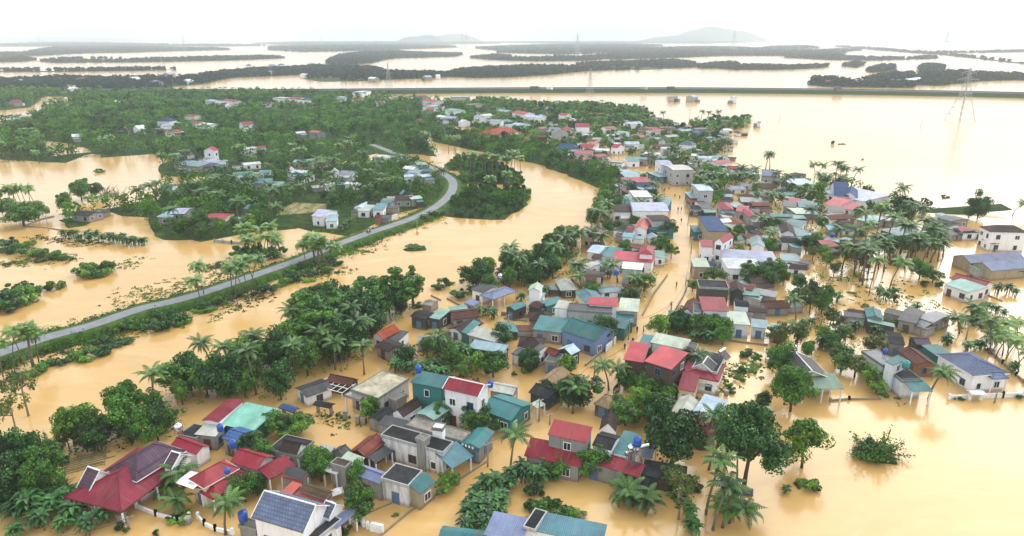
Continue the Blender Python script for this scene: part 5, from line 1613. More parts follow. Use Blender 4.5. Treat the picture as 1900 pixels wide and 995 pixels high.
def scatter(poly, sp, rd):
    W = [at(u, v) for u, v in poly]
    x0, x1 = min(p.x for p in W), max(p.x for p in W); y0, y1 = min(p.y for p in W), max(p.y for p in W)
    wp = [(p.x, p.y) for p in W]
    out = []
    y = y0
    while y < y1:
        x = x0
        while x < x1:
            px, py = x + rd.uniform(-.45, .45) * sp, y + rd.uniform(-.45, .45) * sp
            if inside(px, py, wp): out.append(Vector((px, py, 0)))
            x += sp
        y += sp * .87
    return out

def land_patch(name, poly, z, mat, label, rough=2.0, seed=1):
    """Low land with an uneven shore standing just above the flood."""
    rd = random.Random(seed)
    W = [at(u, v) for u, v in poly]
    pts = []
    for i in range(len(W)):
        a, b = W[i], W[(i + 1) % len(W)]
        n = max(1, int((b - a).length / (rough * 2)))
        for k in range(n):
            p = a.lerp(b, k / n)
            pts.append(Vector((p.x + rd.uniform(-rough, rough) * .55, p.y + rd.uniform(-rough, rough) * .55, z)))
    m = MB(); m.slab(pts, z + .4)
    o = m.ob(name, mat)
    tag(o, label, None, None, 'structure')

YARD = [(lambda w: (w.x, w.y))(at(u, v)) for u, v in YARD_PX]
CAND = []
for i, (nm, poly, sp, mix, hr) in enumerate(REG):
    rd = random.Random(100 + i)
    for p in scatter(poly, sp, rd):
        if nm == 'wood' and inside(p.x, p.y, YARD): continue
        k = rd.choice(mix.split()); h = rd.uniform(*hr)
        r = h * rd.uniform(.36, .5)
        soft = nm in ('grove', 'isle', 'bank') or rd.random() < (.62 if nm in ('village', 'garden') else .12)
        if soft and nm in ('village', 'garden'): h = min(h, 4.6); r = min(r, 2.0)
        if nm == 'wood' and math.sin(p.x * .055 + 1.3 * math.sin(p.y * .021)) + math.sin(p.y * .043 + i) > 1.45: continue      # clearings
        if blocked(p.x, p.y, 1.2 if k in PALM else r, soft, h): continue
        CAND.append((math.hypot(p.x, p.y), p, k, h, r))
    if nm not in ('village', 'garden', 'grove'):
        land_patch('ground', poly, .12 + .01 * (i % 9), GROUND, 'weedy wet ground under the %s' % nm, 1.2 + .003 * at(*poly[0]).length, i)
CAND.sort(key=lambda c: c[0])
NT = sum(1 for t in THINGS if t[3] == 'tree') + 20
NP = sum(1 for t in THINGS if t[3] == 'palm')
rest = []
for d, p, k, h, r in CAND:
    if k in PALM:
        if NP < 290: put_palm(p, k, h, RD); NP += 1
        else: rest.append((p, 'p', h, r))
    else:
        if NT < 296: put_tree(p, k, h, r, RD); NT += 1
        else: rest.append((p, k, h, r))

# the woods beyond the nearest trees, one mass of crowns
def wood_mesh(items, name, mat, label, per, leafk, seed):
    rd = np.random.RandomState(seed)
    Vs, Ts = [], []
    for p, k, h, r in items:
        d = math.hypot(p.x, p.y)
        n = int(max(26, min(per, per * (260 / d) ** 1.2)))
        leaf = max(.5, leafk * d / 420)
        if k == 'p':
            V, F = [], []
            for q in range(9):
                frond(V, F, (p.x, p.y, h), q * 2.4 + rd.rand(), 1.0 - q * .13, 3.0, 1.4, .7, 4)
            V = np.array(V)
            tt = rd.uniform(.55, 1.0)
        else:
            nb = 5
            bc = rd.uniform(-1, 1, (nb, 3)) * (r * .62, r * .62, h * .22) + (p.x, p.y, h * .62)
            br = r * rd.uniform(.4, .7, nb)
            j = rd.randint(0, nb, n)
            dd = rd.normal(0, 1, (n, 3)); dd[:, 2] += .5
            dd /= np.linalg.norm(dd, axis=1, keepdims=True)
            C = bc[j] + dd * (br[j] * rd.uniform(.75, 1.1, n))[:, None] * (1, 1, .85)
            low = rd.rand(n) < .15
            C[low, 2] *= .4
            V, F = leaf_quads(rd, C, dd, leaf * rd.uniform(.7, 1.3, n))
            tt = {'dark': .1, 'mid': .45, 'light': .95}.get(k, .5) + rd.uniform(-.15, .3)
        Vs.append(V); Ts.append(np.full(len(V), tt))
    V = np.concatenate(Vs); F = np.arange(len(V)).reshape(-1, 4)
    o = ob(name, big_mesh(name, V, F, [mat], np.concatenate(Ts)))
    tag(o, label, None, None, 'stuff')
wood_mesh(rest, 'woods', LEAF['wood'], 'dense wood of mixed trees and palms behind the nearer trees', 150, .62, 5)

# low growth between the trunks
def undergrowth():
    rd = np.random.RandomState(3); pr = random.Random(8)
    C = []
    for i, (nm, poly, sp, mix, hr) in enumerate(REG):
        for p in scatter(poly, {'wood': 3.8, 'village': 2.3, 'garden': 2.8}.get(nm, 2.6), pr):
            d = math.hypot(p.x, p.y)
            if nm in ('village', 'garden') and (math.sin(p.x * .21) + math.sin(p.y * .17 + p.x * .05) + pr.uniform(-1, 1)) < -.8: continue
            if in_foot(p.x, p.y, .8) or seg_dist(p.x, p.y, STREET) < 4.5 or seg_dist(p.x, p.y, ROAD) < 4: continue
            C.append((p.x, p.y, pr.uniform(.4, 1.3) if nm not in ('village', 'garden') else pr.uniform(.7, 2.0)))
    # verges of the raised road
    for k in range(2600):
        i = pr.randrange(len(ROAD) - 1); p = ROAD[i].lerp(ROAD[i + 1], pr.random())
        t = (ROAD[i + 1] - ROAD[i]).normalized(); s = Vector((t.y, -t.x, 0))
        sg = pr.choice([-1, 1]); o = pr.uniform(2.9, 5.6) if sg > 0 else pr.uniform(3.0, 6.0)
        if pr.random() < .12: o += abs(pr.gauss(0, 3))
        q = p + s * sg * o
        C.append((q.x, q.y, max(.1, 1.1 - (o - 2.6) * .4)))
    C = np.array(C)
    n = 22
    P = np.repeat(C, n, 0) + rd.normal(0, 1, (len(C) * n, 3)) * (.6, .6, .3)
    P[:, 2] = np.abs(P[:, 2] * np.where(np.arange(len(P)) % 3 == 0, .5, 1))
    N = rd.normal(0, .6, P.shape) + (0, 0, 1.0)
    V, F = leaf_quads(rd, P, N, rd.uniform(.12, .3, len(P)))
    tint = np.repeat(np.repeat(rd.uniform(.1, 1, len(C)), n), 4)
    tag(ob('undergrowth', big_mesh('undergrowth', V, F, [LEAF['wood']], tint)), 'weeds and low leaves along the banks and under the trees', kind='stuff')
undergrowth()

# floating weed and water hyacinth in drifts
def weed():
    rd = np.random.RandomState(21); C = []
    for (u0, v0, u1, v1, n, sp) in [(230, 560, 370, 525, 160, 9), (300, 565, 370, 545, 60, 5), (120, 612, 330, 560, 130, 3.5), (225, 500, 250, 480, 40, 4), (60, 440, 200, 455, 150, 4), (380, 500, 420, 490, 120, 4),
                                    (0, 490, 140, 480, 120, 5), (640, 470, 690, 465, 60, 4), (400, 520, 430, 500, 60, 4), (190, 610, 300, 575, 80, 3), (560, 840, 620, 850, 30, 2), (600, 770, 640, 790, 30, 2.5),
                                    (1350, 690, 1410, 680, 60, 3), (1440, 330, 1460, 335, 20, 3), (1560, 510, 1760, 600, 160, 14), (1220, 740, 1400, 700, 30, 5), (1700, 385, 1765, 392, 160, 3), (760, 640, 880, 690, 60, 6),
                                    (0, 300, 180, 290, 120, 4), (90, 655, 330, 600, 120, 5), (560, 520, 640, 500, 60, 5), (400, 590, 500, 545, 80, 4)]:
        a, b = at(u0, v0), at(u1, v1)
        for k in range(n):
            p = a.lerp(b, rd.rand())
            C.append((p.x + rd.normal(0, sp * .5), p.y + rd.normal(0, sp * .5), .03))
    C = np.array(C); n = 7
    P = np.repeat(C, n, 0) + rd.normal(0, 1, (len(C) * n, 3)) * (.35, .35, .04); P[:, 2] = np.abs(P[:, 2]) + .02
    V, F = leaf_quads(rd, P, np.tile((0, 0, 2.0), (len(P), 1)) + rd.normal(0, .5, P.shape), rd.uniform(.15, .38, len(P)))
    tag(ob('floating_weed', big_mesh('floating_weed', V, F, [LEAF['wood']], np.repeat(np.repeat(rd.uniform(0, .6, len(C)), n), 4))), 'scattered weed floating on the flood', kind='stuff')
weed()

# far wooded land: outlines at water level
FAR = [
    [(0, 152), (110, 146), (200, 149), (290, 146), (330, 150), (345, 158), (300, 165), (200, 169), (80, 171), (0, 169)],
    [(330, 148), (400, 138), (470, 131), (560, 127), (600, 124), (690, 128), (720, 134), (640, 139), (540, 140), (430, 145), (370, 157), (330, 160)],
    [(560, 146), (600, 139), (700, 136), (800, 137), (850, 139), (840, 143), (760, 147), (660, 151), (600, 152)],
    [(70, 114), (120, 110), (200, 109), (240, 112), (330, 110), (420, 107), (500, 106), (530, 108), (470, 111), (400, 113), (250, 116), (100, 117)],
    [(0, 100), (60, 96), (100, 90), (230, 88), (330, 90), (400, 91), (430, 93), (330, 95), (240, 98), (160, 99), (70, 104), (0, 106)],
    [(0, 111), (40, 108), (70, 112), (40, 115), (0, 116)],
    [(0, 83), (90, 80.5), (200, 81), (330, 84), (420, 84), (500, 85.5), (400, 86.5), (300, 86), (140, 86), (0, 87)],
    [(0, 76), (200, 74.5), (420, 75.5), (560, 76), (420, 77.2), (200, 77), (0, 78)],
    [(120, 132), (260, 129.5), (330, 130), (260, 131.5), (120, 133.5), (0, 134), (0, 132)],
    [(600, 118), (630, 104), (680, 98), (740, 97), (790, 101), (770, 106), (720, 110), (690, 117), (640, 123)],
    [(500, 88), (600, 86), (700, 84.5), (800, 85.5), (860, 88), (780, 91), (660, 95), (560, 97), (500, 94)],
    [(470, 82), (620, 78), (760, 77), (880, 78), (930, 81), (820, 83), (700, 82.5), (560, 84)],
    [(640, 102), (700, 99), (780, 99), (860, 101), (850, 105), (760, 108), (690, 107)],
    [(820, 142), (850, 132), (900, 129), (970, 125), (1020, 124), (1080, 120), (1160, 117), (1180, 124), (1140, 130), (1080, 133), (1010, 140), (940, 144), (880, 145)],
    [(1100, 126), (1180, 116), (1250, 114), (1290, 118), (1292, 125), (1220, 129), (1140, 131)],
    [(870, 108), (920, 103), (960, 107), (1040, 105), (1080, 108), (1130, 109), (1090, 113), (1000, 114), (920, 112)],
    [(880, 90), (960, 86), (1050, 84), (1140, 83), (1230, 86), (1180, 89), (1090, 91), (1010, 94), (930, 95)],
    [(920, 98), (1010, 95), (1100, 92), (1220, 90), (1300, 89), (1390, 90), (1400, 94), (1290, 97), (1160, 100), (1040, 101)],
    [(1080, 106), (1180, 101), (1280, 98), (1400, 95), (1500, 95), (1570, 98), (1560, 103), (1460, 104), (1340, 104), (1240, 108), (1140, 111)],
    [(900, 79), (1020, 76.5), (1140, 76), (1280, 77), (1400, 79), (1300, 81), (1180, 80.5), (1040, 81)],
    [(1180, 75), (1300, 74), (1420, 74.5), (1300, 75.6)],
    [(1430, 76), (1500, 74.5), (1640, 74.2), (1640, 75.5), (1520, 77)],
    [(1710, 77.5), (1760, 75), (1850, 75), (1874, 76.5), (1850, 78.5), (1760, 79)],
    [(1290, 124), (1330, 119), (1366, 118), (1372, 123), (1340, 127), (1300, 128)],
    [(1500, 158), (1508, 148), (1540, 147), (1590, 155), (1640, 156), (1700, 158), (1690, 164), (1600, 163), (1540, 162)],
    [(1590, 152), (1630, 142), (1690, 138), (1700, 146), (1740, 150), (1800, 146), (1810, 152), (1740, 160), (1650, 156)],
    [(1700, 140), (1760, 135), (1830, 134), (1900, 142), (1960, 146), (1960, 152), (1880, 149), (1800, 152), (1740, 150)],
    [(1605, 132), (1630, 124), (1660, 124), (1664, 130), (1640, 134), (1616, 135)],
    [(1700, 134), (1712, 122), (1750, 123), (1756, 134), (1730, 138)],
    [(1560, 123), (1590, 117), (1606, 121), (1590, 126)],
    [(1450, 107), (1530, 104), (1600, 108), (1680, 109), (1730, 106), (1740, 109), (1640, 113), (1540, 112)],
    [(1330, 127), (1400, 123), (1460, 125), (1540, 123), (1520, 127), (1440, 130), (1360, 130)],
    [(1460, 98), (1560, 93), (1600, 94), (1560, 97)],
    [(1540, 86), (1640, 92), (1760, 101), (1900, 117), (1960, 124), (1960, 126), (1890, 119), (1750, 103), (1630, 94)],
    [(1720, 98), (1830, 97), (1960, 94), (1960, 95.2), (1830, 98.6)],
    [(1380, 93), (1440, 88), (1500, 87), (1520, 90), (1450, 93)],
]
far_items = []
for i, poly in enumerate(FAR):
    rd = random.Random(500 + i)
    d0 = at(*poly[0]).length
    sp = max(8, d0 * .006)
    for p in scatter(poly, sp, rd):
        d = math.hypot(p.x, p.y)
        if math.sin(p.x * .011 + 1.7 * math.sin(p.y * .004)) + math.sin(p.y * .009 + p.x * .003) + rd.uniform(-.7, .7) > 1.15: continue
        if abs(p.x) > d * .72 or d > 9000 or seg_dist(p.x, p.y, HWY) < 30: continue
        s = max(1, d * .00042)
        far_items.append((p, rd.choice(['dark', 'dark', 'mid']), rd.uniform(4, 7.5), rd.uniform(3.2, 4.6) * min(s, 2.2)))
    land_patch('ground', poly, .3 + .02 * (i % 8), GROUND, 'low wooded land beyond the highway', max(3, d0 * .004), i + 50)
wood_mesh(far_items, 'far_woods', LEAF['far'], 'hazy belts of far trees between sheets of flood water', 60, .62, 9)
print('TREES', NT, 'PALMS', NP, 'rest', len(rest), 'far', len(far_items))

# ---------------------------------------------------------------- pylons, poles, wires
def pylon_mesh():
    m = MB()
    H, b, t = 40.0, 5.2, 1.1
    def cr_(z):
        s = z / H
        return b * (1 - s) ** 1.5 + t * (.35 + .65 * (1 - s)) if s < 1 else t * .35
    zs = [0, 5, 10, 14, 18, 21, 24, 27, 30, 33, 36, 40]
    cs = [[Vector((sx * cr_(z), sy * cr_(z), z)) for sx, sy in ((-1, -1), (1, -1), (1, 1), (-1, 1))] for z in zs]
    for i in range(len(zs) - 1):
        for k in range(4):
            m.tube([cs[i][k], cs[i + 1][k]], .16, 4)
            j = (k + 1) % 4
            m.tube([cs[i][k], cs[i + 1][j]], .08, 3); m.tube([cs[i][j], cs[i + 1][k]], .08, 3)
            m.tube([cs[i + 1][k], cs[i + 1][j]], .08, 3)
    a = MB()
    for z, ln in ((26, 7.5), (31, 9), (36, 6)):
        for sg in (-1, 1):
            for sy in (-.7, .7):
                a.tube([(sg * .8, sy, z), (sg * ln, 0, z + .5)], .11, 4); a.tube([(sg * .8, sy, z + 2), (sg * ln, 0, z + .5)], .09, 4)
            a.tube([(sg * ln, 0, z + .5), (sg * ln, 0, z - 1.6)], .14, 5)
    return m.me('lattice_body', STEEL), a.me('crossarm', STEEL)
PB, PA = pylon_mesh()
for u, v, top, lab in [(1781, 224, 128, 'large steel lattice pylon standing in the open flood'), (1094, 184, 129, 'lattice pylon rising just behind the village trees'),
                       (722, 172, 118, 'lattice pylon beside the highway west of the village'), (1753, 93, 59, 'faint tall pylon on the far flooded plain'),
                       (1360, 95, 58, 'faint pylon in front of the pale hill'), (858, 88, 62, 'first of the twin pylons before the low hill'), (866, 88, 62, 'second of the twin pylons before the low hill'),
                       (597, 84, 65, 'tiny pylon on the horizon belt of trees'), (343, 100, 67, 'slim far pylon above the long belt of trees'), (77, 90, 72, 'tiny far pylon above the left hand belt'),
                       (1071, 102, 64, 'far pylon between two flooded sheets'), (302, 128, 100, 'pylon standing in the long sheet of water'), (1435, 96, 82, 'small dim pylon on the far plain')]:
    p = at(u, v); f = p.y * CP + CAM_H * SP
    h = (v - top) * f / FOC
    r_ = empty('pylon', (p.x, p.y, 0), .5 if u != 1781 else .25)
    s = h / 41.0
    r_.scale = (s * (1.15 if u == 1781 else .9), s * (1.15 if u == 1781 else .9), s)
    ob('lattice_body', PB, r_); ob('crossarm', PA, r_)
    tag(r_, lab, 'pylon', 'power line pylons')

def pole_mesh():
    m = MB(); m.tube([(0, 0, -1), (0, 0, 8)], [.16, .1], 6)
    a = MB(); a.box(-.8, .8, -.05, .05, 7.3, 7.42); a.tube([(-.6, 0, 7.4), (-.6, 0, 7.7)], .06, 5); a.tube([(.6, 0, 7.4), (.6, 0, 7.7)], .06, 5)
    return m.me('shaft', CONC), a.me('crossarm', STEEL)
QB, QA = pole_mesh()
POLES = []
for u, v, top in [(1445, 228, 208), (1708, 238, 214), (1278, 228, 204), (90, 428, 400), (943, 606, 583), (878, 640, 612), (1230, 338, 310), (1228, 352, 336), (1272, 530, 520), (860, 205, 180), (600, 172, 150), (775, 176, 152),
                  (1347, 168, 155), (808, 318, 306), (774, 426, 408), (1020, 788, 770), (1166, 630, 590), (1245, 582, 560), (1792, 630, 600), (1845, 748, 730), (240, 983, 958), (322, 168, 150), (1064, 640, 624), (1282, 470, 440), (1276, 418, 392), (1168, 668, 630), (1102, 705, 664), (1000, 782, 738), (905, 866, 816)]:
    p = at(u, v); f = p.y * CP + CAM_H * SP
    h = (v - top) * f / FOC / CP
    o = empty('utility_pole', (p.x, p.y, 0), .6)
    o.scale = (1, 1, max(.25, h / 8)); o.rotation_euler = (0, .12 if u in (1708, 1445) else .02, .6)
    ob('shaft', QB, o); ob('crossarm', QA, o)
    tag(o, None, 'pole', 'utility poles'); THINGS.append((o, 'leaning pole' if u in (1708, 1445) else 'utility pole', (u, v), 'pole'))
    POLES.append((u, v, p, h))
def wire(a, b, sag, label, r=.025):
    m = MB()
    m.tube([a.lerp(b, t / 10) - Vector((0, 0, sag * 4 * (t / 10) * (1 - t / 10))) for t in range(11)], r, 4)
    tag(m.ob('wire', BLACKP), label, 'wire', 'overhead wires')
def ptop(i): u, v, p, h = POLES[i]; return p + Vector((0, 0, h * .93))
wire(ptop(16), ptop(17), 1.0, 'sagging wire over the main street below the teal warehouse')
wire(ptop(15), ptop(16), 1.2, 'long sagging wire from the mouldy grey house along the street')
wire(ptop(17), ptop(8), .8, 'wire along the upper bend of the main street')
for i_, (a_, b_, l_) in enumerate([(8, 23, 'above the tan box house'), (23, 24, 'past the red split roof house'), (25, 17, 'from the twin red roofed house up the street'), (25, 26, 'over the mouth of the flooded lane'), (26, 27, 'past the thatched hut'), (27, 28, 'over the street beside the teal roofed shop')]):
    wire(ptop(a_), ptop(b_), .9, 'thin sagging wire ' + l_, .03)
wire(ptop(20), at(60, 1000, 6), .6, 'wire from the lamp pole beside the plum roofed villa')

# ---------------------------------------------------------------- tanks and roof gear
def tank(u, v, z, r, h, mat, label, stand=.5):
    p = at(u, v, z)
    r *= .78; h *= .8
    o = empty('water_tank', p)
    b = MB(); b.lathe([(0.01, stand), (r * .92, stand), (r, stand + .1), (r, stand + h * .3), (r * 1.04, stand + h * .33), (r, stand + h * .36), (r, stand + h * .66), (r * 1.04, stand + h * .69), (r, stand + h * .72), (r * .96, stand + h * .9), (r * .45, stand + h)], 16)
    b.ob('barrel', mat, o, True)
    c = MB(); c.lathe([(r * .46, stand + h - .02), (r * .46, stand + h + .1), (.01, stand + h + .14)], 12); c.ob('lid', mat, o, True)
    for k in range(4):
        s = MB(); a = k * math.pi / 2 + .78
        s.tube([(r * .8 * math.cos(a), r * .8 * math.sin(a), -.3), (r * .8 * math.cos(a), r * .8 * math.sin(a), stand + .05)], .05, 4)
        s.ob('leg', STEEL, o)
    tag(o, label, 'water tank', 'rooftop water tanks')
for a in [(452, 966, 2.4, .75, 1.7, BLUET, 'blue water barrel on the square grey concrete tank house', .05), (434, 836, 3.6, .6, 1.5, BLUET, 'blue tank behind the bright crimson gable house', .5),
          (410, 805, 3.2, .6, 1.4, BLUET, 'blue tank between the pale sheet roof and the blue gable', .5), (333, 808, 3.0, .8, 1.9, STEELT, 'shiny steel tank at the corner of the black slab behind the villa', .5),
          (777, 700, 6.2, .7, 1.6, BLUET, 'tall blue tank above the teal balcony of the tall white row house', .9), (910, 722, 4.4, .6, 1.4, BLUET, 'blue tank between the crimson ridge and the pale sheet of the row house', .4),
          (1182, 836, 4.8, .75, 1.7, BLUET, 'bright blue tank over the solar heaters of the mouldy grey house', .8), (1169, 846, 4.2, .6, 1.5, STEELT, 'steel tank beside the solar heaters of the mouldy grey house', .6),
          (1680, 683, 4.6, .8, 1.6, TEALT, 'teal tank on the black terrace of the long pale blue house', .1), (1640, 665, 4.7, .5, 1.4, BLUET, 'small blue tank on the long pale blue house', .8),
          (1302, 776, 4.6, .6, 1.5, STEELT, 'white steel tank on the pale blue shed roof', .4), (1143, 514, 4.4, .8, 1.5, BLUET, 'blue tank among roofs on the bank side of the street', .6),
          (1543, 443, 4, .8, 1.4, BLUET, 'blue tank between two small red and teal roofs', .5), (1424, 676, 2.6, .7, 1.5, STEELT, 'steel tank near the small round lane tree', .4),
          (928, 519, 4.6, .7, 1.3, STEELT, 'silver tank above the slate blue pavilion', .4), (422, 880, 4.8, .5, .9, BLUET, 'small blue drum on the ridge of the pinkish red L shaped house', .2), (160, 940, .2, .6, 1.3, BLUET, 'blue drum under the eave of the plum roofed villa', .1), (1472, 654, 5.0, .7, 1.4, STEELT, 'white tank on the dark roof behind the cream gable house', .4)]:
    tank(*a)
def solar(u, v, z, rz, label):
    o = empty('solar_heater', at(u, v, z), rz)
    M = Matrix.Rotation(R(38), 4, 'X')
    p = MB()
    for k in range(9): p.tube([M @ Vector((-.9 + k * .225, -.9, 0)), M @ Vector((-.9 + k * .225, .9, 0))], .06, 6)
    p.ob('tube_rack', M_plain('solar glass', (.03, .03, .06), .15, .6), o)
    t = MB(); c = M @ Vector((0, 1.0, .1)); t.tube([c - Vector((1.1, 0, 0)), c + Vector((1.1, 0, 0))], .27, 12); t.ob('tank', STEELT, o)
    f = MB()
    for s in (-.9, .9): f.tube([M @ Vector((s, -.9, -.08)), M @ Vector((s, .9, -.08)), (s, .75, -.3)], .035, 4)
    f.ob('frame', STEEL, o)
    tag(o, label, 'solar heater', 'rooftop solar heaters')
solar(1178, 851, 4.0, .5, 'nearer solar water heater on the crimson roof of the mouldy grey house')
solar(1196, 842, 4.2, .4, 'farther solar water heater beside the bright blue tank')
solar(1346, 659, 5.0, .8, 'solar heater on the black roof of the crimson skirted house')

# ---------------------------------------------------------------- walls, fences, gates along the flood
def wall_line(name, pts, h, th, mat, label, cat='wall', cap=None, posts=0, zb=-.8):
    P = [at(u, v, 0) for u, v in pts]
    o = empty(name, P[0]) if posts or cap else None
    O = P[0]
    m = MB()
    for a, b in zip(P, P[1:]):
        d = b - a; ln = d.length
        Mx = Matrix.Translation(a - (O if o else Vector())) @ Matrix.Rotation(math.atan2(d.y, d.x), 4, 'Z')
        m.box(0, ln, -th / 2, th / 2, zb, h, Mx)
    w = m.ob('wall_panel' if o else name, mat, o)
    if cap:
        c = MB()
        for a, b in zip(P, P[1:]):
            d = b - a; Mx = Matrix.Translation(a - O) @ Matrix.Rotation(math.atan2(d.y, d.x), 4, 'Z')
            c.box(0, d.length, -th / 2 - .05, th / 2 + .05, h + .003, h + .09, Mx)
        c.ob('coping', cap, o)
    if posts:
        k = 0
        for a, b in zip(P, P[1:]):
            d = b - a; n = max(1, int(d.length / posts))
            for i in range(n + 1):
                q = a.lerp(b, i / n) - O
                if k < 60:
                    c = MB(); c.box(q.x - .16, q.x + .16, q.y - .16, q.y + .16, zb, h + .4); c.ob('post', WHITEP if mat is WHITEP else CONC, o)
                k += 1
    tag(o or w, label, cat)
wall_line('garden_wall', [(254, 942), (290, 957), (330, 968), (352, 962)], .55, .22, WHITEP, 'low white balustrade curving before the plum roofed villa', posts=2.2)
wall_line('garden_wall', [(368, 962), (380, 975), (400, 985), (432, 992)], .55, .22, WHITEP, 'low white balustrade below the coconut palm and blue barrel', posts=2.0)
wall_line('picket_fence', [(645, 965), (668, 973), (690, 985)], .7, .12, WHITEP, 'white picket fence beside the small rounded garden tree', 'fence', posts=.6)
wall_line('gate_wall', [(690, 985), (712, 990)], 1.2, .3, WHITEP, 'white gate wall at the street end of the picket fence', cap=WHITEP)
wall_line('kerb_wall', [(700, 1000), (760, 950), (830, 905), (905, 856)], .18, .25, CONC, 'dark concrete kerb line along the street before the striped box house')
wall_line('kerb_wall', [(612, 985), (700, 945), (755, 922)], .12, .2, CONC, 'low concrete kerb crossing the yard below the striped box house')
wall_line('yard_wall', [(650, 905), (700, 925), (757, 935), (776, 940)], .9, .2, CONC, 'grey yard wall at the foot of the striped box house')
wall_line('yard_wall', [(1540, 745), (1575, 742), (1632, 742)], .35, .2, CONC, 'low concrete yard wall beside the cream gable house', posts=6)
wall_line('boundary_fence', [(1760, 741), (1797, 740)], .7, .15, WHITEP, 'short white fence left of the bungalow gate', 'fence', cap=WHITEP, posts=2.5)
wall_line('boundary_fence', [(1820, 739), (1860, 738), (1935, 736)], .8, .15, WHITEP, 'white fence right of the bungalow gate', 'fence', cap=WHITEP, posts=2.5)
wall_line('boundary_fence', [(1838, 655), (1860, 675), (1885, 698), (1915, 724)], .5, .14, CONC, 'grey post fence slanting behind the white slate bungalow', 'fence', posts=2.6)
wall_line('yard_wall', [(1345, 632), (1380, 637), (1425, 642)], .4, .2, CONC, 'dark low wall crossing the flooded yard above the crimson skirted house')
wall_line('street_wall', [(1206, 645), (1188, 660), (1160, 676)], .6, .2, CONC, 'low wall under the twin red roofed house')
wall_line('street_wall', [(1086, 680), (1110, 660), (1145, 632)], .45, .2, CONC, 'dark wall along the street below the teal warehouse', cap=CONC)
wall_line('street_wall', [(1124, 655), (1142, 637)], 1.6, .2, WHITEP, 'white plastered wall facing the street near the teal warehouse')
wall_line('street_wall', [(1192, 586), (1213, 546), (1238, 512)], .5, .2, CONC, 'grey wall along the bank side of the middle street')
wall_line('street_wall', [(1242, 594), (1267, 552), (1280, 520)], .5, .2, CONC, 'dark wall along the outer side of the middle street')
wall_line('pond_wall', [(45, 420), (75, 408), (100, 402)], .3, .3, CONC, 'dark pond dyke running back from the corner post')
wall_line('pond_wall', [(45, 420), (90, 424), (130, 430)], .3, .3, CONC, 'dark pond dyke running right from the corner post')
wall_line('pond_wall', [(830, 555), (862, 572)], .4, .3, CONC, 'brown pond wall by the blue kiosk')
wall_line('pond_wall', [(800, 549), (818, 558)], .3, .3, CONC, 'short brown wall beside the concrete vault')
wall_line('yard_wall', [(930, 585), (985, 590), (1010, 578), (1014, 560)], .9, .25, CONC, 'curved dark wall round the broken brown roof')
wall_line('yard_wall', [(935, 592), (978, 597)], .3, .25, CONC, 'dark kerb at the rim of the round yard')
wall_line('yard_wall', [(1020, 545), (1040, 530), (1065, 533)], .8, .25, CONC, 'brown wall of the flooded tank behind the stepped white house')
wall_line('yard_wall', [(1060, 520), (1078, 536)], .8, .25, CONC, 'second brown wall of the flooded tank behind the stepped white house')
wall_line('yard_fence', [(398, 450), (430, 453), (458, 455)], .9, .06, STEEL, 'wire fence across the flooded track beside the fan palms', 'fence', posts=3)
wall_line('yard_wall', [(548, 460), (560, 459), (590, 459)], .8, .25, CONC, 'grey wall where the fan palms meet the road')
wall_line('gate_wall', [(706, 417), (722, 410), (738, 405)], 1.5, .25, WHITEP, 'white gate wall by the raised road', cap=WHITEP)
wall_line('street_wall', [(1285, 498), (1320, 502), (1345, 500)], 1.0, .2, CONC, 'dark wall under the scrap yard by the tan box house')
wall_line('yard_wall', [(1762, 515), (1800, 535), (1860, 560)], .25, .15, CONC, 'faint kerb beside the crimson and pale teal house')
wall_line('farm_wall', [(1808, 440), (1830, 455), (1846, 468)], 1.4, .2, M_wall('green sheet', (.08, .22, .14), .4), 'green sheet fence beside the large white arched house', 'fence')

def gate(u, v, w, h, rz, roofm, label, postm=CONC):
    o = empty('gate_shelter', at(u, v), rz)
    for s in (-1, 1):
        q = MB(); q.box(s * w * .38 - .22, s * w * .38 + .22, -.22, .22, -.8, h - .05); q.ob('pillar', postm, o)
    q = MB(); q.slab([(-w / 2, -.8, h - .15), (w / 2, -.8, h - .15), (w / 2, 0, h + .12), (-w / 2, 0, h + .12)], .14); q.slab([(w / 2, .8, h - .15), (-w / 2, .8, h - .15), (-w / 2, 0, h + .12), (w / 2, 0, h + .12)], .14)
    q.ob('roof', roofm, o)
    tag(o, label, 'gate shelter')
gate(603, 768, 3.4, 2.0, -.35, RM('black'), 'black slab gate shelter on two pillars in the flooded yard')
gate(538, 772, 3.4, 1.7, -.5, RM('blue'), 'blue tiled gate shelter beside the mint green roof')
gate(1308, 728, 4.0, 1.9, -.2, RM('pgreen'), 'pale green topped gate before the crimson skirted house', WHITEP)
gate(1808, 742, 2.6, 1.6, 0, RM('white'), 'white bungalow gate with two pillars', WHITEP)
def pillar(u, v, h, label, s=.3):
    o = empty('gate_pillar', at(u, v))
    q = MB(); q.box(-s, s, -s, s, -.8, h); q.ob('shaft', CONC, o)
    q = MB(); q.box(-s - .08, s + .08, -s - .08, s + .08, h + .003, h + .14); q.ob('cap', CONC, o)
    tag(o, label, 'pillar')
pillar(641, 778, 1.5, 'lone concrete pillar in the yard of the tan flat roofed house'); pillar(664, 787, 1.4, 'left concrete gate pillar beside the black gable house'); pillar(675, 788, 1.2, 'right concrete gate pillar beside the black gable house')
pillar(1330, 734, .9, 'short white topped post before the crimson skirted house'); pillar(1347, 734, .9, 'second short white topped post before the crimson skirted house'); pillar(350, 972, .9, 'white end post of the villa balustrade'); pillar(227, 966, .9, 'cream gatepost below the front corner of the plum roofed villa', .4)

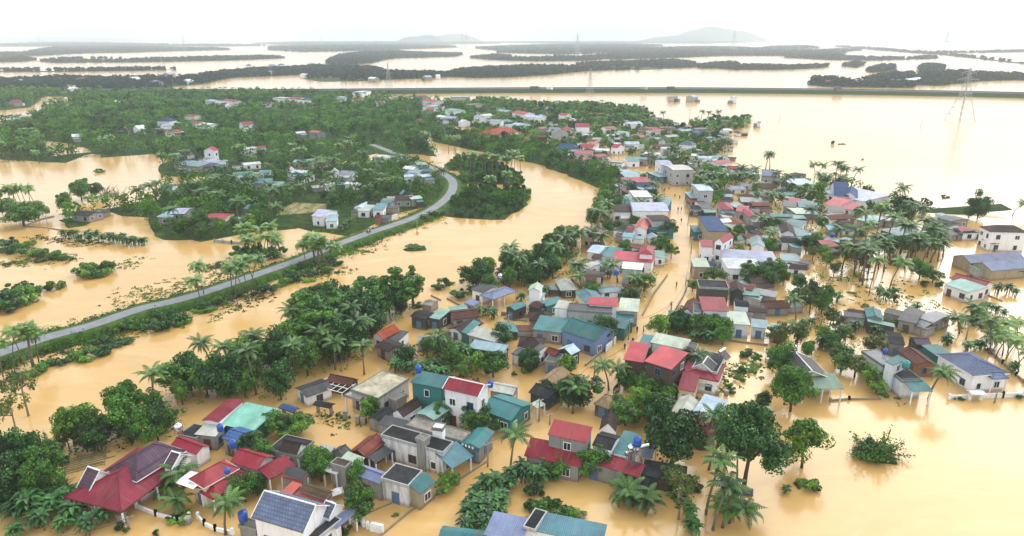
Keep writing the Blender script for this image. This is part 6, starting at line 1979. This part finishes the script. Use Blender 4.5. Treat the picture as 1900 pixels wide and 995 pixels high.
# pergola of white bars over the tan house yard
o = empty('pergola', at(622, 735)); M = Matrix.Rotation(-.45, 4, 'Z'); fr = MB()
for i in range(6): fr.tube([M @ Vector((-3 + i * 1.2, -1.6, 2.1)), M @ Vector((-3 + i * 1.2, 1.6, 2.2))], .05, 4)
for y in (-1.6, 0, 1.6): fr.tube([M @ Vector((-3, y, 2.15)), M @ Vector((3, y, 2.15))], .06, 4)
fr.ob('frame', WHITEP, o)
for x, y in ((-3, -1.6), (3, -1.6), (-3, 1.6), (3, 1.6)):
    q = MB(); q.tube([M @ Vector((x, y, -.8)), M @ Vector((x, y, 2.15))], .07, 5); q.ob('post', WHITEP, o)
tag(o, 'white bar pergola beside the tan flat roofed house', 'pergola')

def sheet(name, u, v, z, w, d, sag, rz, mat, label, cat):
    p = at(u, v, z); rd = random.Random(int(u))
    n = 8; V = []; F = []
    for j in range(n + 1):
        for i in range(n + 1):
            x, y = i / n - .5, j / n - .5
            V.append((x * w, y * d, sag * (1 - 4 * x * x) * (1 - 4 * y * y) + rd.uniform(-.04, .04)))
    V += [(a, b, c - .03) for a, b, c in V[:]]
    k = (n + 1) ** 2
    for j in range(n):
        for i in range(n):
            a = j * (n + 1) + i
            F += [(a, a + 1, a + n + 2, a + n + 1), (k + a, k + a + n + 1, k + a + n + 2, k + a + 1)]
    o = ob(name, mesh(name, V, F, [mat], smooth=True), None, p); o.rotation_euler = (R(6), R(-5), rz)
    tag(o, label, cat)
sheet('tarpaulin', 356, 890, 3.6, 3.8, 2.6, -.35, -.5, TARP, 'white tarpaulin slung beside the pinkish red L shaped house', 'tarpaulin')
sheet('tarpaulin', 626, 912, 1.0, 1.6, 1.3, .5, .4, TARP, 'crumpled white sheet on the wall by the mossy brown lean-to', 'tarpaulin')
sheet('tarpaulin', 371, 902, 3.0, 2.2, .9, -.1, -.2, REDM, 'red cloth hanging below the white tarpaulin', 'cloth')
sheet('plank_raft', 1368, 910, .2, 4.2, 1.5, .4, -.35, M_plain('debris', (.09, .085, .08), .9, .2), 'dark heap of rubbish floating at the foot of the huge spreading tree', 'debris')
sheet('mound', 975, 967, .3, 3.4, 1.6, .3, .2, M_plain('earth', (.18, .13, .09), .9, .1), 'brown earth mound behind the steel blue hall', 'mound')
sheet('mound', 1048, 946, .3, 6, 1.2, .3, -.6, M_plain('earth', (.18, .13, .09), .9, .1), 'bank of earth with bushes behind the steel blue hall', 'mound')
sheet('islet', 1620, 849, .05, 6.0, 2.6, .4, -.2, GROUND, 'weedy islet of roots under the fallen tree', 'islet')
sheet('islet', 768, 463, .1, 7, 3.4, .6, .3, GROUND, 'small grassy islet alone in the river', 'islet')
sheet('mudbank', 1740, 393, .1, 48, 7, .5, -.05, GROUND, 'long low green mudbank running into the flood', 'bank')

# toppled red arch by the street
o = empty('festival_arch', at(1065, 705), -.3); q = MB()
q.tube([(-2.2, 0, .1), (-1.6, .2, 1.1), (.4, .1, .8), (2.0, -.2, .2)], .28, 6); q.ob('beam', REDM, o)
q = MB(); q.slab([(-1.5, -1.4, .2), (1.6, -1.2, .15), (1.5, -.3, .75), (-1.4, -.3, 1.0)], .08); q.ob('banner', REDM, o)
tag(o, 'toppled red arch lying in the water beside the long thatched hut', 'arch')

# ---------------------------------------------------------------- drowned trees and driftwood
def branches(name, u, v, r, h, n, seed, label, leafn=0, leafmat=None):
    rd = random.Random(seed); o = empty(name, at(u, v)); m = MB(); tips = []
    for k in range(n):
        az = rd.uniform(0, 6.28); el = rd.uniform(.15, 1.1); ln = rd.uniform(.5, 1) * r
        d = Vector((math.cos(az) * math.cos(el), math.sin(az) * math.cos(el), math.sin(el) * h / r))
        b = Vector((rd.uniform(-.3, .3) * r, rd.uniform(-.3, .3) * r * .6, -.2)); e = b + d * ln
        mid = b.lerp(e, .5) + Vector((rd.uniform(-.2, .2), rd.uniform(-.2, .2), rd.uniform(0, .3)))
        m.tube([b, mid, e], [.09, .06, .02], 4); tips += [mid, e]
        for j in range(2):
            f = mid.lerp(e, rd.random()) + Vector((rd.uniform(-.7, .7), rd.uniform(-.7, .7), rd.uniform(0, .6))); m.tube([mid, f], [.04, .015], 3); tips.append(f)
    m.ob('branches', BARK, o)
    if leafn:
        nr = np.random.RandomState(seed); T = np.array([tuple(t) for t in tips]); j = nr.randint(0, len(T), leafn)
        P = T[j] * nr.uniform(.3, 1, (leafn, 1)) + nr.normal(0, .28, (leafn, 3)); P[:, 2] = np.abs(P[:, 2]) * .9 + .05
        V, F = leaf_quads(nr, P, nr.normal(0, 1, P.shape) + (0, 0, .6), nr.uniform(.12, .26, leafn)); ob('leaves', big_mesh('leaves', V, F, [leafmat]), o)
    tag(o, label, 'fallen tree' if leafn else 'dead tree')
branches('fallen_tree', 1620, 848, 4.4, 5.0, 52, 4, 'fallen tree with tangled bare branches floating in the open yellow flood', 6500, LEAF['mid'])
branches('dead_tree', 195, 362, 5, 6, 30, 6, 'pale leafless tree at the corner of the left hand pond'); branches('dead_tree', 222, 366, 5, 6, 30, 7, 'second pale leafless tree beside the pond corner')
branches('dead_tree', 1657, 492, 4, 8, 34, 9, 'grey leafless tree before the coconut grove', 160, LEAF['olive'])
branches('fallen_tree', 112, 905, 3.4, 1.2, 26, 12, 'raft of broken branches beside the dark grove left of the villa', 200, LEAF['olive'])
branches('fallen_tree', 1630, 650, 4, 1.2, 26, 13, 'broken branches floating above the long pale blue house', 200, LEAF['olive'])
branches('fallen_tree', 1672, 752, 1.5, .5, 4, 14, 'thin floating branch before the long pale blue house')
m = MB()
for k in range(9):
    a = RD.uniform(-.3, .3); m.tube([(-3 + RD.uniform(-1, 1), k * .5 - 2, .06), (3 + RD.uniform(-1, 1), k * .5 - 2 + a, .1)], .07, 5)
for k in range(4): m.tube([(-2.4 + k * 1.6, -2.4, .2), (-2.2 + k * 1.6, 2.4, .2)], .06, 5)
o = m.ob('bamboo_raft', M_plain('bamboo', (.22, .20, .11), .8, .2), None, False, at(160, 858)); o.rotation_euler = (0, 0, .5)
tag(o, 'bamboo pole raft lying in the water behind the plum roofed villa', 'raft')

# ---------------------------------------------------------------- people wading
def person_mesh(seed):
    rd = random.Random(seed)
    pts = [(0, 0, .55), (0, .01, .85), (0, 0, 1.05), (0, .02, 1.18), (0, -.01, 1.27), (0, -.01, 1.38),
           (-.09, 0, .5), (-.1, -.05 * rd.choice([-1, 1]), .05), (-.11, 0, -.5), (.09, 0, .5), (.1, .06, .05), (.11, 0, -.5),
           (-.17, 0, 1.08), (-.23, -.04, .82), (-.22, -.16, .62), (.17, 0, 1.08), (.24, .03, .84), (.2, -.12, .66)]
    ed = [(0, 1), (1, 2), (2, 3), (3, 4), (4, 5), (0, 6), (6, 7), (7, 8), (0, 9), (9, 10), (10, 11), (2, 12), (12, 13), (13, 14), (2, 15), (15, 16), (16, 17)]
    rad = [.13, .13, .14, .055, .085, .08, .09, .065, .05, .09, .065, .05, .065, .05, .04, .065, .05, .04]
    me = bpy.data.meshes.new('person'); me.from_pydata(pts, ed, [])
    t = bpy.data.objects.new('tmp', me); link(t)
    sk = t.modifiers.new('skin', 'SKIN')
    for i, r in enumerate(rad): me.skin_vertices[0].data[i].radius = (r, r)
    me.skin_vertices[0].data[0].use_root = True
    sub = t.modifiers.new('sub', 'SUBSURF'); sub.levels = 1; sub.render_levels = 1
    dg = bpy.context.evaluated_depsgraph_get()
    out = bpy.data.meshes.new_from_object(t.evaluated_get(dg))
    bpy.data.objects.remove(t)
    out.materials.clear(); out.materials.append(M_plain('skin and trousers', (.16, .11, .09), .7, .2))
    return out
PM = [person_mesh(i) for i in range(3)]
def shirt_mesh():
    m = MB(); m.lathe([(.17, .52), (.18, .7), (.2, .95), (.19, 1.1), (.08, 1.16)], 10); return m
HAT = MB(); HAT.lathe([(.25, 1.34), (.12, 1.44), (.01, 1.52)], 12)
SHC = [('red', (.45, .03, .03)), ('white', (.75, .75, .75)), ('dark blue', (.03, .05, .14)), ('black', (.02, .02, .02)), ('orange', (.55, .16, .03)), ('teal', (.04, .25, .25))]
for i, (u, v, c) in enumerate([(1174, 637, 3), (1163, 622, 1), (1182, 616, 2), (1159, 648, 2), (1194, 615, 1), (1255, 532, 4), (1245, 570, 3), (1264, 412, 2), (1264, 391, 3), (1258, 391, 2), (1252, 366, 3), (1261, 369, 0), (1241, 352, 3), (1233, 355, 2), (893, 848, 0), (482, 815, 2), (519, 803, 2), (472, 786, 0)]):
    p = at(u, v)
    o = ob('person', PM[i % 3], None, (p.x, p.y, 0)); o.rotation_euler = (0, 0, (i * 1.7) % 6.28)
    s_ = shirt_mesh().ob('shirt', M_plain('shirt ' + SHC[c][0], SHC[c][1], .8, .1), o, True)
    if i % 3 != 1: ob('hat', HAT.me('hat', M_plain('straw', (.45, .36, .2), .9, .1)), o)
    else:
        q = MB(); q.lathe([(.095, 1.26), (.1, 1.36), (.06, 1.46), (.005, 1.48)], 10); q.ob('hair', BLACKP, o, True)
    tag(o, None, 'person', 'people wading through the street'); THINGS.append((o, 'person in %s shirt wading' % SHC[c][0], (u, v), 'person'))

# ---------------------------------------------------------------- vehicles
def truck(u, v, z, ln, col, label, rz=0):
    o = empty('truck', at(u, v, z), rz)
    q = MB(); q.box(-ln / 2, ln / 2 - 2.3, -1.25, 1.25, 1.1, 3.7); q.ob('cargo_box', M_plain('cargo ' + label[:8], col, .6), o)
    q = MB(); q.box(ln / 2 - 2.1, ln / 2, -1.15, 1.15, .7, 2.9); q.ob('cab', M_plain('cab ' + label[:8], [min(1, c * 1.4 + .05) for c in col], .4), o)
    q = MB(); q.box(ln / 2 - .6, ln / 2 + .02, -1.05, 1.05, 1.8, 2.6); q.ob('windscreen', GLASS, o)
    for x in (-ln / 2 + 1, -ln / 2 + 2.2, ln / 2 - 1.2):
        for y in (-1.1, 1.1):
            w = MB(); w.tube([(x, y - .15, .5), (x, y + .15, .5)], .5, 12); w.ob('wheel', BLACKP, o)
    tag(o, label, 'truck', 'trucks on the highway')
truck(993, 166.5, 4.3, 12, (.05, .06, .08), 'dark truck on the highway above the village trees'); truck(1246, 167, 4.3, 11, (.04, .05, .06), 'dark truck on the highway near the flooded huts'); truck(1555, 167.5, 4.3, 10, (.12, .10, .10), 'grey truck on the highway before the wooded island')
truck(1020, 167.6, 4.3, 7, (.6, .6, .6), 'white truck on the highway behind the dark one'); truck(1195, 167.6, 4.3, 7, (.3, .32, .35), 'pale grey truck on the highway left of the flooded huts')
def scooter(u, v, z, rz, label, col):
    o = empty('motor_scooter', at(u, v, z), rz)
    for x in (-.6, .6):
        w = MB(); w.tube([(x, -.05, .28), (x, .05, .28)], .28, 14); w.ob('wheel', BLACKP, o)
    b = MB(); b.tube([(-.65, 0, .6), (-.2, 0, .55), (.1, 0, .38), (.42, 0, .5), (.5, 0, .95)], [.12, .16, .12, .1, .06], 8); b.ob('body', M_plain('scooter paint ' + label[:6], col, .35), o)
    s = MB(); s.tube([(-.65, 0, .76), (-.05, 0, .74)], [.1, .13], 8); s.ob('saddle', BLACKP, o)
    h = MB(); h.tube([(.45, -.33, 1.02), (.5, 0, 1.0), (.45, .33, 1.02)], .03, 5); h.ob('handlebar', STEEL, o)
    tag(o, label, 'motor scooter')
scooter(684, 432, ROADZ, .9, 'scooter and rider on the raised road', (.03, .03, .04)); p_ = ob('person', PM[1], None, at(684, 432, ROADZ + .35)); p_.rotation_euler = (0, 0, .9 - 1.57)
shirt_mesh().ob('shirt', M_plain('shirt white', (.75, .75, .75), .8, .1), p_, True); tag(p_, 'person riding the scooter along the raised road', 'person')

def boat(u, v, ln, rz, label):
    o = empty('boat', at(u, v), rz); V = []; F = []; n = 10
    for i in range(n + 1):
        t = i / n * 2 - 1; w = .55 * max(.04, 1 - t * t) ** .6; s = .35 + .25 * t * t
        V += [(t * ln / 2, -w, s), (t * ln / 2, -w * .6, -.05), (t * ln / 2, w * .6, -.05), (t * ln / 2, w, s)]
    for i in range(n):
        for k in range(3): F.append((i * 4 + k, (i + 1) * 4 + k, (i + 1) * 4 + k + 1, i * 4 + k + 1))
    ob('hull', mesh('hull', V, F, [M_plain('boat wood', (.07, .055, .045), .7)]), o)
    q = MB()
    for x in (-ln * .2, ln * .15): q.box(x - .12, x + .12, -.45, .45, .2, .25)
    q.ob('thwart', M_plain('boat wood', (.07, .055, .045), .7), o); tag(o, label, 'boat')
boat(1755, 368, 4, .3, 'small dark boat alone on the wide flood'); boat(1144, 724, 3.4, 1.2, 'dark boat moored at the palm by the twin red roofed house'); boat(1560, 268, 4, .2, 'far dark boat beside the drowned tree')

# scrap heap between the tan box house and the lilac hipped house
rd = random.Random(77)
SC = [((.6, .62, .65), 'white'), ((.03, .12, .5), 'blue'), ((.4, .03, .1), 'crimson'), ((.05, .05, .06), 'black'), ((.12, .3, .25), 'green')]
for k in range(16):
    u, v = rd.uniform(1298, 1342), rd.uniform(480, 502); c, nm_ = SC[k % 5]
    o = empty('scrap_bundle', at(u, v), rd.uniform(0, 3))
    q = MB(); w_, d_, h_ = rd.uniform(.7, 1.6), rd.uniform(.6, 1.2), rd.uniform(.5, 1.1)
    q.lathe([(w_ * .7, -.4), (w_ * .75, h_ * .4), (w_ * .55, h_ * .9), (.02, h_)], 7); q.ob('sack', M_plain('scrap ' + nm_, c, .7), o)
    q = MB(); q.tube([(-w_ * .8, 0, h_ * .5), (0, d_, h_), (w_ * .8, 0, h_ * .5)], .06, 5); q.ob('strap', BLACKP, o)
    tag(o, None, 'scrap bundle', 'bundles of the scrap yard'); THINGS.append((o, nm_ + ' scrap bundle', (u, v), 'scrap'))

# street signs and shop board
o = empty('shop_sign', at(868, 828, 3.2), -.55); q = MB(); q.box(-2.0, 2.0, -.05, .05, -.35, .35); q.ob('board', M_plain('sign board', (.03, .12, .14), .6), o)
tag(o, 'dark shop board under the teal roof by the street', 'shop sign')
for x in (-.9, -.3, .3, .9):
    q = MB(); q.box(x - .16, x + .16, -.075, -.055, -.18, .2); q.ob('white_mark', WHITEP, o)

# ---------------------------------------------------------------- every label singles out one thing
LANDMARKS += [('the raised road bend', (838, 345)), ('the left hand pond', (150, 330)), ('the grassy river islet', (768, 460)), ('the coconut grove', (1700, 470)), ('the scooter on the road', (684, 432)), ('the fallen tree', (1620, 840)), ('the huge dark tree', (1386, 905)),
              ('the wide open flood', (1600, 300)), ('the large pylon', (1781, 224)), ('the village pylon', (1094, 184)), ('the pond palms', (40, 392)), ('the fan palms', (490, 475)), ('the flooded highway huts', (1292, 180)), ('the navy far villa', (302, 224)), ('the white river hut', (142, 252)),
              ('the orange hip roof', (938, 247)), ('the navy hipped villa', (1055, 276)), ('the tall white block', (387, 280)), ('the far red gabled house', (461, 230)), ('the teal far farmhouse', (487, 340)), ('the slate hipped villa', (1272, 268)), ('the wooded peninsula', (905, 380)), ('the leaning pole', (1445, 225)), ('the west pylon', (722, 172)),
              ('the road palms', (460, 548)), ('the left edge palms', (50, 680)), ('the lilac gable farm', (620, 320)), ('the grey tall gable', (1042, 246)), ('the upper lake', (95, 190)), ('the far woods belt', (240, 146)), ('the long water sheet', (300, 125))]
LANDMARKS = [(s, p) for s, p in LANDMARKS if s]
ORD = ['nearest', 'second', 'third', 'fourth', 'fifth', 'sixth', 'seventh', 'eighth', 'ninth', 'tenth', 'eleventh', 'twelfth']
def rel(p, q):
    du, dv = p[0] - q[0], (p[1] - q[1]) * 1.6
    a = math.degrees(math.atan2(dv, du))
    return ('right of', 'front right of', 'in front of', 'front left of', 'left of', 'rear left of', 'behind', 'rear right of')[int(((a + 22.5) % 360) // 45)]
GRP = {}
for o, w, p, k in THINGS:
    near_ = sorted(LANDMARKS, key=lambda L_: (L_[1][0] - p[0]) ** 2 + ((L_[1][1] - p[1]) * 1.6) ** 2)[0]
    d = math.hypot(near_[1][0] - p[0], near_[1][1] - p[1])
    GRP.setdefault((w, rel(p, near_[1]), near_[0]), []).append((d, o))
used = set(o.get('label') for o in bpy.data.objects if o.get('label'))
for (w, r_, L_), items in GRP.items():
    items.sort(key=lambda t: t[0])
    for i, (d, o) in enumerate(items):
        if len(items) == 1: lab = '%s %s %s' % (w, r_, L_)
        elif i < 12: lab = '%s, %s one %s %s' % (w, ORD[i], r_, L_)
        else: lab = '%s, farthest ones %s %s' % (w, r_, L_)
        o['label'] = lab
        if 'category' not in o: o['category'] = 'house'
        if o['category'] == 'house' and 'group' not in o: o['group'] = 'flooded village houses'
for o in bpy.data.objects:
    if o.parent is None and o.get('category') == 'house' and 'group' not in o: o['group'] = 'flooded village houses'
